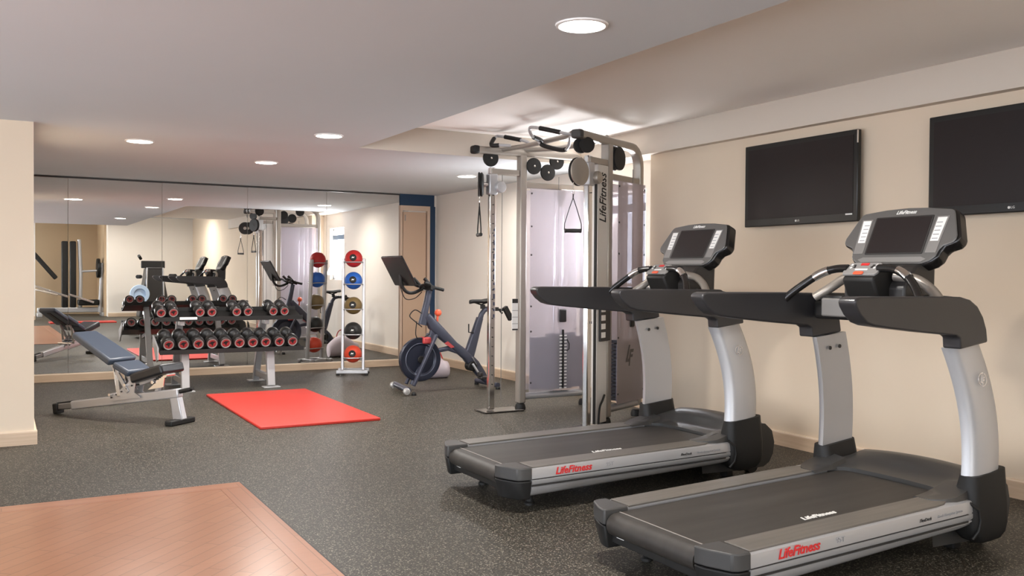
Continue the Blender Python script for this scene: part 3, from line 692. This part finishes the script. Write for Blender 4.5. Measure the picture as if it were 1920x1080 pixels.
    W(MB().cyl(q(mid, .05, .69), q(mid, .05, .80), .006, 8), 'lifting_rod', CHROME)
    if idx == 2:
        emblem('shroud_emblem', mat('emblem_brown', (.05, .04, .035), .4), TWR, q(.26, .0905, .565), e, Z, .125, world=True, ring=False)
    # strap handle hanging from the pulley
    if idx == 1: hp, hw_, ez, z0 = q(-.425, -.02, 0), V(.25, .97, 0), 0, 1.94
    else: hp, hw_, ez, z0 = q(-.575, .02, 0), V(.871, -.49, 0), 0, 1.93
    H = thing('exercise_stirrup', (hp.x, hp.y, z0), ('black strap stirrup hanging from the left chrome pulley column, seen edge-on' if idx == 1 else 'black strap stirrup in a triangle hanging beside the machine lettering'), 'cable attachment', 'stirrups hanging from the cable machine')
    hw_.normalize(); h0 = V(hp.x, hp.y, 0)
    k = 1
    MB().cyl(h0+V(0, 0, z0+.03), h0+V(0, 0, z0-.02), .004, 8).tube([h0+V(0, 0, z0-.02)+hw_*.010*math.cos(t*PI/4)+V(0, 0, -.022*1.0+.022*math.sin(t*PI/4)) for t in range(8)], .003, 6, closed=True).build('snap_hook', CHROME, H, world=True)
    MB().tube([h0+V(0, 0, z0-.06), h0+V(0, 0, z0-.10)], .009, 8, sq=.5).build('web_loop', BLACK, H, world=True)
    for s in (-1, 1):
        MB().tube([h0+V(0, 0, z0-.09), h0+hw_*s*.028+V(0, 0, z0-.17), h0+hw_*s*.064+V(0, 0, z0-.29), h0+hw_*s*.066+V(0, 0, z0-.34)], .006, 8, sq=.6).build('strap', BLACK, H, world=True)
    MB().lathe([(.013, -.066), (.017, -.062), (.017, -.055), (.0145, -.05), (.016, 0), (.0145, .05), (.017, .055), (.017, .062), (.013, .066)], h0+V(0, 0, z0-.345), hw_, 16).build('grip', DARK, H, world=True)
tower(P1, e1, L1, 1)
tower(P2, e2, L2, 2)
# pull-up bars bridging the two noses, with four padded grips
a1, a2 = V(3.92, 7.23, 2.365), V(3.96, 6.05, 2.37)
MB().tube([a1+V(-.2, 0, 0), a1, a1+V(.02, -.06, 0), V(4.03, 6.95, 2.375), V(4.05, 6.6, 2.378), V(4.02, 6.25, 2.372), a2], .022, 12).build('pull_up_bar', SILVD, TWR, world=True)
MB().tube([V(4.16, 7.19, 2.385), V(4.25, 7.1, 2.38), V(4.3, 6.8, 2.36), V(4.36, 6.35, 2.36), V(4.38, 6.17, 2.38)], .024, 12).build('bridge_tube', SILVD, TWR, world=True)
grips = [([(3.93, 7.0, 2.38), (3.86, 7.05, 2.385), (3.80, 7.12, 2.39), (3.88, 7.20, 2.475), (3.93, 7.18, 2.485), (4.03, 6.93, 2.42), (4.05, 6.87, 2.385)], ((1, 3), (4, 5))),
         ([(4.02, 6.62, 2.38), (3.93, 6.52, 2.375), (3.83, 6.46, 2.385), (3.78, 6.42, 2.435), (3.79, 6.35, 2.44), (3.92, 6.10, 2.37), (3.96, 6.06, 2.36)], ((0, 2), (4, 5)))]
for pts, pads in grips:
    p = bez(pts, 5); o = MB().tube(p, .013, 10).build('pull_up_grip', SILV, TWR, world=True)
    for i, j in pads: MB().tube([p[k] for k in range(i*5+1, j*5)], .019, 12).build('grip_sleeve', BLACK, o, world=True)
p = bez([(3.985, 6.62, 2.37), (4.0, 6.55, 2.33), (4.04, 6.35, 2.275), (4.05, 6.27, 2.28), (4.03, 6.2, 2.33), (4.0, 6.15, 2.36)], 6)
o = MB().tube(p, .013, 10).build('pull_up_grip', SILV, TWR, world=True)
MB().tube(p[4:17], .019, 12).build('grip_sleeve', BLACK, o, world=True)

# ------------------------------------------------------------------ dumbbell rack
RK = thing('dumbbell_rack', (2.13, 10.0, 0), 'two-tier black shelf dumbbell rack on silver legs before the mirror', 'dumbbell rack')
def shelf(x0, x1, yf, zf, dep, rise, nm):
    # tray with raised front and rear lips, sloping up towards the mirror
    prof = [(0, 0), (0, .045), (.008, .045), (.010, .012), (dep, rise+.012), (dep, rise+.05), (dep+.01, rise+.05), (dep+.01, rise), (.01, 0)]
    MB().prism(prof, (x0, yf, zf), (0, 1, 0), (0, 0, 1), (x1-x0, 0, 0)).build(nm, BLACK, RK, world=True, smooth=0)
shelf(1.40, 2.875, 9.70, .400, .33, .085, 'lower_shelf')
shelf(1.385, 2.93, 9.93, .725, .30, .085, 'upper_shelf')
for x in (1.66, 2.545):
    MB().bar((x, 9.80, .02), (x, 9.86, .42), .085, .06, (0, 1, 0)).build('front_leg', SILV, RK, world=True, bevel=.008)
    MB().bar((x, 10.48, .02), (x, 10.12, .78), .07, .06, (0, 1, 0)).build('rear_leg', SILV, RK, world=True, bevel=.008)
    MB().bar((x, 9.86, .10), (x, 10.44, .10), .05, .07).bar((x, 9.84, .37), (x, 10.30, .455), .05, .05).bar((x, 10.16, .70), (x, 9.98, .70), .05, .05).build('side_brace', SILV, RK, world=True, bevel=.006)
    for y in (9.80, 10.48): MB().box((x-.09, y-.06, 0), (x+.09, y+.06, .012)).build('foot_plate', SILV, RK, world=True, bevel=.003)
for x in (1.375, ): MB().prism([(9.72, .35), (9.80, .32), (10.05, .50), (10.05, .58), (9.72, .47)], (x, 0, 0), (0, 1, 0), (0, 0, 1), (.014, 0, 0)).build('shelf_end_plate', SILV, RK, world=True, smooth=0)
MB().box((1.625, 9.925, .742), (1.80, 9.929, .768)).build('weight_label', WHITE, RK, world=True, smooth=0)
def dumbbell(r, L):
    t = thing('dumbbell', (0, 0, 0), 'x', 'dumbbell')
    MB().lathe([(.016, -L/2+.09), (.018, -.03), (.0185, 0), (.018, .03), (.016, L/2-.09)], (0, 0, 0), (0, 1, 0), 16).build('handle', CHROME, t)
    for s in (-1, 1):
        a = (0, s, 0)
        MB().lathe([(.022, L/2-.115), (.030, L/2-.110), (r*.62, L/2-.100), (r*.97, L/2-.092), (r, L/2-.080), (r, L/2-.018), (r*.97, L/2-.006), (r*.86, L/2)], (0, 0, 0), a, 32).build('head', mat('dumbbell_urethane', (.009, .0085, .0085), .34, spec=.4), t)
        c = MB().lathe([(r*.76, L/2+.0005), (r*.76, L/2+.004), (r*.66, L/2+.004), (r*.62, L/2+.0015)], (0, 0, 0), a, 32).build('end_ring', RINGM, t)
        MB().lathe([(r*.60, L/2+.0008), (r*.58, L/2+.002), (.001, L/2+.002)], (0, 0, 0), a, 28).build('end_cap', CAPR, t)
        k = MB()
        ex = (-s, 0, 0)
        k.prism([(-.5*r, .05*r), (-.1*r, .38*r), (.48*r, .30*r), (.18*r, .06*r), (.05*r, -.40*r), (-.16*r, -.05*r)], (0, s*(L/2+.002), 0), ex, (0, 0, 1), (0, s*.0008, 0))
        k.build('end_mark', BLACK, t, smooth=0)
    return t
protos = {}
ordn = ['first', 'second', 'third', 'fourth', 'fifth', 'sixth', 'seventh', 'eighth', 'ninth', 'tenth']
def put_db(x, y, z, r, L, tilt, label, group):
    key = (r, L)
    if key not in protos: protos[key] = dumbbell(r, L); o = protos[key]
    else: o = copy_tree(protos[key])
    o.location = (x, y, z); o.rotation_euler = (tilt, 0, 0); o['label'] = label; o['group'] = group
tl = math.atan2(.085, .33)
for i, x in enumerate([1.487, 1.632, 1.779, 1.918, 2.056, 2.197, 2.336, 2.474, 2.621, 2.764]):
    r, L = (.0685, .34) if i < 5 else (.0675, .33)
    yc = 9.745 + L/2*math.cos(tl); zc = .400 + .012 + r/math.cos(tl) + (yc-9.70)*math.tan(tl) + .002
    put_db(x, yc, zc, r, L, tl, 'black dumbbell with a red end cap, %s from the left on the lower shelf' % ordn[i], 'dumbbells on the lower shelf')
for i, x in enumerate([1.447, 1.569, 1.835, 1.957, 2.217, 2.338, 2.611, 2.736]):
    r, L = (.0595, .28)
    yc = 9.965 + L/2*math.cos(tl); zc = .725 + .012 + r/math.cos(tl) + (yc-9.93)*.285 + .002
    put_db(x, yc, zc, r, L, tl, 'smaller black dumbbell with a red end cap, %s from the left on the upper shelf' % ordn[i], 'dumbbells on the upper shelf')

# ------------------------------------------------------------------ medicine ball rack
BR = thing('medicine_ball_rack', (3.745, 10.58, 0), 'narrow upright silver five-tier ball rack standing before the mirror', 'ball rack', rz=-.42)
def BB(mb, name, m, par=BR, **k): return mb.build(name, m, par, **k)
lean = .09
for s in (-1, 1):
    BB(MB().bar((s*.125, .0, .05), (s*.125, lean, 1.42), .034, .05, (0, 1, 0)), 'upright', SILV, bevel=.006)
for y in (-.10, .14): BB(MB().bar((-.19, y, .045), (.19, y, .045), .04, .04), 'base_bar', SILV, bevel=.005)
for s in (-1, 1):
    BB(MB().bar((s*.125, -.12, .05), (s*.125, .20, .05), .04, .03), 'base_foot', SILV, bevel=.005)
    for y in (-.10, .14): BB(MB().lathe([(.022, 0), (.022, .015), (.012, .026)], (s*.17, y, 0), n=14), 'rubber_foot', BLACK)
levels = [1.375, 1.105, .800, .492, .210]
for z in levels:
    y = lean*(z/1.4)
    pts = [(-.11, y, z-.01), (-.11, y-.07, z), (-.06, y-.115, z), (.06, y-.115, z), (.11, y-.07, z), (.11, y, z-.01)]
    BB(MB().tube(bez(pts, 4), .007, 8), 'ball_cradle', SILV)
    BB(MB().tube(bez([(-.11, y, z-.01), (-.09, y+.07, z+.0), (.09, y+.07, z), (.11, y, z-.01)], 4), .007, 8), 'rear_cradle', SILV)
cols = [('red', (.55, .022, .022)), ('blue', (.018, .12, .50)), ('olive brown', (.19, .125, .045)), ('black', (.016, .016, .016)), ('orange red', (.62, .055, .02))]
where = ['top', 'second', 'middle', 'fourth', 'bottom']
cz, sz = math.cos(-.42), math.sin(-.42)
for (cn, cc), z, wh in zip(cols, levels, where):
    y = lean*(z/1.4)-.018; r = .107; zz = z+.043
    wx_, wy_ = 3.745 + -sz*y, 10.58 + cz*y
    b = thing('medicine_ball', (wx_, wy_, zz), '%s medicine ball on the %s tier of the ball rack' % (cn, wh), 'medicine ball', 'medicine balls on the rack')
    m = mat('ball_'+cn.replace(' ', '_'), cc, .45, bump=.4, bscale=90)
    b.rotation_euler = (0, 0, -.42)
    mb = MB().ball((0, 0, 0), r, n=36)
    mb.build('ball', m, b, smooth=180)
    d = V(-.0, -1, .12).normalized()
    mb = MB()
    for k in range(3):
        mb.tube([V(r*1.001*math.cos(2*PI*t/40)*math.cos(.5*k), r*1.001*math.cos(2*PI*t/40)*math.sin(.5*k), r*1.001*math.sin(2*PI*t/40)) for t in range(40)], .0012, 5, closed=True) if False else None
    MB().lathe([(.042, r-.012), (.042, r+.001), (.034, r+.004), (.026, r+.001), (.001, r-.001)], (0, 0, 0), d, 28).build('valve_hub', BLACK, b)
    MB().prism([(-.018, -.010), (-.008, .012), (.006, .004), (.018, .012), (.010, -.008), (-.002, -.004)], d*(r+.004), (1, 0, 0), V(0, .12, 1).normalized(), d*.002).build('hub_mark', WHITE, b, smooth=0)

# ------------------------------------------------------------------ spin bike
BK = thing('exercise_bike', (4.1, 8.8, 0), 'graphite spin bike with a tilted touchscreen facing left', 'exercise bike')
def K(mb, name, m, par=BK, **k): return mb.build(name, m, par, world=True, **k)
Y0 = 8.80
def path(pts, w, hs, name, m, bev=.01):
    rows = []
    P = [V(x, Y0, z) for x, z in pts]
    for i, p in enumerate(P):
        d = (P[min(i+1, len(P)-1)]-P[max(i-1, 0)]).normalized(); u = V(0, 1, 0).cross(d)
        h = hs[i] if isinstance(hs, (list, tuple)) else hs
        rows.append([p+V(0, a, 0)+u*b for a, b in rrect(w, h, min(w, h)*.3, 3)])
    return K(MB().grid(rows, cap=True), name, m, smooth=50)
# stabilisers
K(MB().tube([(3.60, 8.50, .055), (3.64, 8.78, .055), (3.68, 9.06, .055)], .030, 12), 'front_stabiliser', BIKE)
for y, x in ((8.50, 3.60), (9.06, 3.68)):
    K(MB().lathe([(.024, -.02), (.034, -.015), (.034, .015), (.024, .022)], (x-.02, y, .045), (0, 1, 0), 20), 'transport_wheel', mat('wheel_silver', (.55, .54, .52), .35, .6))
    K(MB().lathe([(.025, 0), (.025, .02), (.014, .035)], (x+.06, y, 0), n=14), 'levelling_foot', BLACK)
K(MB().tube([(4.66, 8.55, .045), (4.66, 8.8, .045), (4.66, 9.05, .045)], .028, 12), 'rear_stabiliser', BIKE)
for y in (8.55, 9.05): K(MB().lathe([(.025, 0), (.025, .02), (.014, .03)], (4.66, y, 0), n=14), 'levelling_foot', BLACK)
# frame
path([(3.93, .80), (4.0, .70), (4.12, .585), (4.25, .47), (4.40, .355), (4.50, .25), (4.58, .15), (4.655, .06)], .075, [.07, .12, .115, .09, .10, .12, .10, .05], 'main_frame', BIKE)
path([(4.42, .34), (4.455, .42), (4.50, .56), (4.545, .70), (4.565, .76)], .07, [.13, .11, .095, .075, .07], 'seat_tube', BIKE)
path([(3.94, .50), (4.05, .42), (4.18, .44), (4.30, .40)], .05, .05, 'cross_tube', BIKE)
path([(4.03, .70), (3.98, .55), (3.90, .36), (3.82, .20), (3.77, .07)], .045, [.08, .07, .06, .055, .055], 'front_fork', BIKE)
K(MB().bar((4.0, 8.70, .60), (3.74, 8.70, .07), .03, .05, (0, 1, 0)), 'fork_blade', BIKE, bevel=.008)
K(MB().bar((4.0, 8.90, .60), (3.74, 8.90, .07), .03, .05, (0, 1, 0)), 'fork_blade', BIKE, bevel=.008)
path([(3.88, .70), (3.90, .80), (3.93, .93), (3.955, 1.06)], .055, [.09, .075, .065, .06], 'handlebar_post', BIKE)
path([(4.56, .72), (4.585, .80), (4.62, .845), (4.68, .86), (4.76, .855)], .05, [.055, .05, .05, .045, .04], 'seat_post', BIKE)
# flywheel
fc = (3.855, Y0, .335)
fw_ = K(MB().lathe([(.03, -.024), (.15, -.020), (.165, -.030), (.225, -.030), (.232, -.022), (.232, .022), (.225, .030), (.165, .030), (.15, .020), (.03, .024)], fc, (0, 1, 0), 56), 'flywheel', mat('flywheel_dark', (.022, .026, .042), .3, .4))
K(MB().lathe([(.168, -.0305), (.171, -.033), (.176, -.0305)], fc, (0, 1, 0), 40, caps=False), 'rim_line', mat('rim_blue_grey', (.12, .13, .17), .3, .5), par=fw_)
K(MB().lathe([(.035, -.05), (.040, -.04), (.035, -.02)], fc, (0, 1, 0), 24), 'hub', BLACK, par=fw_)
K(MB().box((3.87, 8.74, .50), (3.965, 8.86, .57)), 'brake_pad', mat('brake_red', (.45, .05, .05), .5), bevel=.015)
K(MB().prism([(4.12, .50), (4.16, .52), (4.24, .455), (4.20, .445)], (0, 8.758, 0), (1, 0, 0), (0, 0, 1), (0, -.003, 0)), 'frame_badge', mat('brake_red', (.45, .05, .05), .5), smooth=0)
K(MB().cyl((4.05, 8.8, .70), (4.06, 8.8, .80), .012).ball((4.063, 8.8, .825), .038, n=20), 'resistance_knob', ORANGE)
# crank, pedals
K(MB().lathe([(.045, -.055), (.055, -.045), (.055, .045), (.045, .055)], (4.46, Y0, .24), (0, 1, 0), 24), 'bottom_bracket', BLACK)
K(MB().bar((4.44, 8.72, .27), (4.53, 8.70, .13), .018, .03, (0, 1, 0)).bar((4.44, 8.88, .27), (4.35, 8.90, .41), .018, .03, (0, 1, 0)), 'crank', SILV, bevel=.004)
for x, y, z in ((4.53, 8.64, .125), (4.35, 8.96, .415)):
    K(MB().box((x-.05, y-.045, z-.014), (x+.05, y+.045, z+.014)).box((x-.06, y-.035, z+.014), (x-.02, y+.035, z+.06)), 'pedal', DARK, bevel=.008)
K(MB().bar((4.45, 8.755, .34), (4.50, 8.755, .26), .004, .035, (0, 1, 0)), 'crank_highlight', SILV, bevel=.002)
# saddle
rows = []
for t, hw, z in ((0, .018, .945), (.12, .03, .952), (.3, .045, .952), (.55, .07, .952), (.8, .085, .962), (1, .07, .968)):
    x = 4.44+.27*t
    rows.append([(x, Y0+a, z+b) for a, b in [(-hw, -.01), (-hw*.6, .008), (0, .012), (hw*.6, .008), (hw, -.01), (hw*.6, -.03), (-hw*.6, -.03)]])
sd = K(MB().grid(rows, cap=True), 'saddle', BLACK, smooth=80)
K(MB().tube([(4.50, Y0, .93), (4.58, Y0, .905), (4.66, Y0, .93)], .008, 8).bar((4.60, Y0, .86), (4.60, Y0, .905), .04, .04, (1, 0, 0)), 'saddle_clamp', BLACK)
wh = K(MB().tube([(4.70, Y0-.1, .86), (4.86, Y0-.1, .84), (4.90, Y0-.1, .80)], .012, 8).tube([(4.70, Y0+.1, .86), (4.86, Y0+.1, .84), (4.90, Y0+.1, .80)], .012, 8).bar((4.70, Y0-.14, .86), (4.70, Y0+.14, .86), .05, .04).bar((4.82, Y0-.1, .88), (4.90, Y0-.1, .74), .05, .05, (0, 1, 0)), 'weight_holder', BLACK)
# handlebars
K(MB().tube(bez([(3.96, 8.8, 1.075), (3.86, 8.8, 1.10), (3.84, 8.70, 1.12), (3.86, 8.58, 1.13), (3.80, 8.56, 1.15)], 5), .016, 10)
  .tube(bez([(3.86, 8.8, 1.10), (3.84, 8.90, 1.12), (3.86, 9.02, 1.13), (3.80, 9.04, 1.15)], 5), .016, 10)
  .tube([(3.84, 8.66, 1.19), (3.93, 8.66, 1.10), (4.06, 8.66, 1.07)], .018, 10).tube([(3.84, 8.94, 1.19), (3.93, 8.94, 1.10), (4.06, 8.94, 1.07)], .018, 10)
  .bar((3.93, 8.64, 1.10), (3.93, 8.96, 1.10), .05, .035), 'handlebars', BLACK)
K(MB().tube(bez([(3.88, Y0, 1.08), (3.78, Y0, 1.04), (3.70, Y0, 1.05), (3.645, Y0, 1.12), (3.63, Y0, 1.23)], 6), .018, 10), 'screen_arm', BLACK)
K(MB().tube(bez([(3.64, 8.84, 1.12), (3.70, 8.84, .98), (3.80, 8.82, .98), (3.88, 8.81, 1.05)], 6), .005, 6), 'screen_cable', BLACK)
K(MB().tube(bez([(3.86, 8.76, .82), (3.78, 8.76, .86), (3.72, 8.76, .80), (3.78, 8.76, .74), (3.86, 8.76, .68)], 5), .006, 6).tube(bez([(3.80, 8.76, .74), (3.79, 8.76, .60), (3.84, 8.77, .55), (3.95, 8.77, .60)], 5), .005, 6), 'bottle_cage', BLACK)
K(MB().tube([(4.41, 8.76, .70), (4.41, 8.76, .61), (4.47, 8.76, .60)], .007, 8), 'adjustment_lever', BLACK)
# touchscreen plate seen from the back
sv = V(.165, 0, -.30).normalized(); sn = V(-.30, 0, -.165).normalized()
st = V(3.535, Y0, 1.425)
sc = K(MB().prism(rrect(.56, .345, .018, 4, 0, .1725), st, (0, 1, 0), sv, sn*.022), 'touchscreen', BLACKG, bevel=.004)
K(MB().prism(rrect(.52, .30, .004, 2, 0, .1725), st-sn*.002, (0, 1, 0), sv, -sn*.001), 'display_glass', SCREEN, par=sc, smooth=0)

# ------------------------------------------------------------------ lilac bag on the floor by the wall behind the bike
BG = thing('gym_bag', (4.42, 9.75, 0), 'soft lilac grey bag on the floor behind the bike frame', 'bag')
rows = []
for t in range(9):
    k = t/8; x = 4.20+.44*k; h = .20+.12*math.sin(PI*min(1, k*1.1)); wd = .10+.03*math.sin(PI*k)
    rows.append([(x, 9.80+wd*math.cos(a), max(.002, h/2+h/2*math.sin(a))) for a in [2*PI*j/14 for j in range(14)]])
MB().grid(rows, cap=True).build('bag_body', LILAC, BG, world=True, smooth=80)
MB().tube(bez([(4.33, 9.70, .2), (4.38, 9.69, .36), (4.46, 9.69, .38), (4.54, 9.70, .24)], 6), .008, 8).build('bag_handle', mat('brake_red', (.45, .05, .05), .5), BG, world=True)

# ------------------------------------------------------------------ incline bench
BE = thing('incline_bench', (.9, 8.3, 0), 'adjustable incline weight bench with blue-grey pads and silver frame', 'weight bench')
S = V(.43, 8.80, 0); F = V(1.275, 7.765, 0); ax_ = (F-S).normalized(); bx_ = V(-ax_.y, ax_.x, 0)
def BP(s, b, z): return S + ax_*s + bx_*b + V(0, 0, z)
def G(mb, name, m, par=BE, **k): return mb.build(name, m, par, world=True, **k)
Ltot = (F-S).length
G(MB().bar(BP(.18, 0, .085), BP(Ltot-.0, 0, .255), .065, .075), 'main_rail', SILV, bevel=.010)
G(MB().bar(BP(0.0, 0, .06), BP(.20, 0, .088), .05, .055), 'rear_rail', mat('brushed_dark', (.30, .29, .28), .35, .7), bevel=.010)
G(MB().bar(BP(-.02, 0, .046), BP(.03, 0, .052), .085, .090), 'end_cap', BLACK, bevel=.010)
G(MB().bar(BP(.0, 0, .092), BP(.16, 0, .116), .03, .014), 'rear_grip', BLACK, bevel=.004)
G(MB().bar(BP(Ltot-.05, 0, .25), BP(Ltot, 0, .03), .055, .085, ax_, taper=1.15), 'front_leg', SILV, bevel=.008)
G(MB().bar(BP(Ltot, -.14, .022), BP(Ltot, .14, .022), .075, .044), 'front_foot', BLACK, bevel=.010)
G(MB().cyl(BP(Ltot-.02, .0, .262), BP(Ltot+.11, .0, .29), .018).cyl(BP(Ltot+.11, 0, .29), BP(Ltot+.13, 0, .295), .012, m=None), 'front_handle', BLACK)
# pads
def pad(s0, z0, s1, z1, w0, w1, th, name, m):
    p0, p1 = BP(s0, 0, z0), BP(s1, 0, z1); d = (p1-p0); Ld = d.length; d.normalize(); u = bx_.cross(d); u = u if u.z > 0 else -u
    poly = [(0, -w0/2), (Ld, -w1/2), (Ld, w1/2), (0, w0/2)]
    return G(MB().prism(poly, p0, d, bx_, -u*th), name, m, bevel=.020, seg=4, smooth=60)
pad(.31, .735, .745, .515, .25, .30, .062, 'backrest', PADB)
pad(.765, .500, .925, .425, .28, .26, .058, 'middle_pad', PADB)
pad(.905, .400, 1.25, .500, .24, .27, .082, 'seat', PADK)
G(MB().bar(BP(.34, 0, .66), BP(.80, 0, .425), .06, .03), 'backrest_frame', DARK, bevel=.005)
G(MB().bar(BP(.66, .05, .475), BP(.84, .05, .24), .02, .035).bar(BP(.66, -.05, .475), BP(.84, -.05, .24), .02, .035), 'backrest_strut', SILV, bevel=.004)
G(MB().prism([(.62, .15), (.66, .20), (.72, .23), (.86, .34), (.92, .35), (.90, .24), (.96, .21), (.96, .20)], S-bx_*.05, ax_, (0, 0, 1), bx_*.006).prism([(.62, .15), (.66, .20), (.72, .23), (.86, .34), (.92, .35), (.90, .24), (.96, .21), (.96, .20)], S+bx_*.045, ax_, (0, 0, 1), bx_*.006), 'ladder_bracket', SILV)
mb = MB()
for k in range(5): mb.cyl(BP(.66+.055*k, -.06, .185+.028*k), BP(.66+.055*k, .06, .185+.028*k), .007, 8)
G(mb, 'ladder_pins', DARK)
G(MB().bar(BP(.93, 0, .31), BP(1.22, 0, .405), .05, .03).bar(BP(1.10, 0, .25), BP(1.14, 0, .37), .035, .035, ax_), 'seat_frame', SILV, bevel=.004)
G(MB().bar(BP(.74, -.055, .20), BP(.70, -.055, .43), .012, .03).bar(BP(.74, .055, .20), BP(.70, .055, .43), .012, .03), 'rear_strut', CHROME, bevel=.003)
for k in range(4): G(MB().cyl(BP(1.13+.022*k, -.07, .36+.014*k), BP(1.13+.022*k, .07, .36+.014*k), .006, 8), 'adjuster_pin', DARK)
G(MB().prism([(1.04, .27), (1.20, .30), (1.22, .42), (1.16, .41), (1.12, .33)], S-bx_*.045, ax_, (0, 0, 1), bx_*.006), 'seat_bracket', CHROME)
G(MB().cyl(BP(.82, -.075, .30), BP(.82, .075, .30), .012).cyl(BP(.66, -.08, .21), BP(.66, .08, .21), .012), 'pivot_bolt', CHROME)
G(MB().cyl(BP(1.10, -.06, .335), BP(1.10, .06, .335), .014).cyl(BP(1.22, -.05, .40), BP(1.22, .05, .40), .022), 'seat_pivot', CHROME)

# ------------------------------------------------------------------ machines in the rear room, seen in the mirror
LM = thing('plate_loaded_machine', (1.9, -5.3, 0), 'tall dark plate-loaded machine seen only in the mirror', 'weight machine')
def Q(mb, name, m, par=LM, **k): return mb.build(name, m, par, world=True, **k)
Q(MB().box((1.25, -5.5, .10), (2.75, -5.38, .24)), 'base_frame', SILV, bevel=.02)
Q(MB().box((1.86, -5.6, .24), (2.02, -5.42, 2.1)), 'stack_housing', BLACK, bevel=.03)
Q(MB().tube([(2.12, -5.5, .1), (2.14, -5.5, 1.2), (2.10, -5.5, 2.15)], .05, 12).tube([(2.62, -5.4, .1), (2.66, -5.4, .9), (2.68, -5.4, 1.5)], .055, 12), 'upright', SILV)
Q(MB().cyl((2.1, -5.5, 1.25), (2.62, -5.4, 1.28), .03), 'plate_arm', SILV)
Q(MB().lathe([(.05, -.04), (.27, -.04), (.28, 0), (.27, .04), (.05, .04)], (2.58, -5.4, 1.35), (1, 0, 0), 36), 'weight_disc', BLACK)
Q(MB().bar((1.15, -5.3, 1.75), (1.72, -5.4, 1.05), .08, .12), 'back_pad', BLACK, bevel=.03)
Q(MB().bar((.7, -5.3, 1.02), (2.45, -5.2, .38), .06, .06).bar((.7, -5.3, .88), (1.75, -5.2, .60), .05, .05), 'lever', CHROME, bevel=.01)
Q(MB().box((2.05, -5.6, .3), (2.6, -5.25, .46)), 'seat', BLACK, bevel=.04)
for x in (1.3, 2.7): Q(MB().box((x-.06, -5.7, 0), (x+.06, -5.1, .10)), 'foot_bar', SILV, bevel=.01)
ST = thing('stair_climber', (3.75, -3.4, 0), 'dark exercise machine with a pale blue wheel seen only in the mirror', 'exercise machine')
def U(mb, name, m, par=ST, **k): return mb.build(name, m, par, world=True, **k)
U(MB().grid([[(3.75+sx*w/2, -3.4+sy*.3, z) for sx, sy in ((-1, -1), (1, -1), (1, 1), (-1, 1))] for z, w in ((.04, .8), (.5, .68), (1.0, .50), (1.35, .40))], cap=True), 'body', DARK, bevel=.03)
U(MB().tube([(3.52, -3.08, .1), (3.55, -3.09, 1.36), (3.95, -3.09, 1.36), (3.98, -3.08, .1)], .02, 10), 'front_frame', SILV)
U(MB().box((3.45, -3.5, 1.35), (4.05, -3.4, 1.55)), 'console', BLACK, bevel=.02)
U(MB().lathe([(.15, -.05), (.24, -.05), (.25, 0), (.24, .05), (.15, .05), (.14, .0)], (3.36, -3.05, .66), (0, 1, 0), 32), 'pale_wheel', mat('pale_blue', (.45, .58, .75), .4))
U(MB().cyl((3.4, -3.2, 1.12), (3.3, -3.0, 1.12), .05).cyl((4.15, -3.2, 1.15), (4.25, -3.0, 1.15), .05).cyl((3.42, -3.3, 1.60), (3.36, -3.2, 1.68), .04), 'side_grip', BLACK)
mm = MB().box((1.3, -1.9, 0), (2.6, -1.3, .03)).build('exercise_mat', REDM, bevel=.004); tag(mm, 'red mat in the rear room seen only as a strip in the mirror', 'exercise mat')
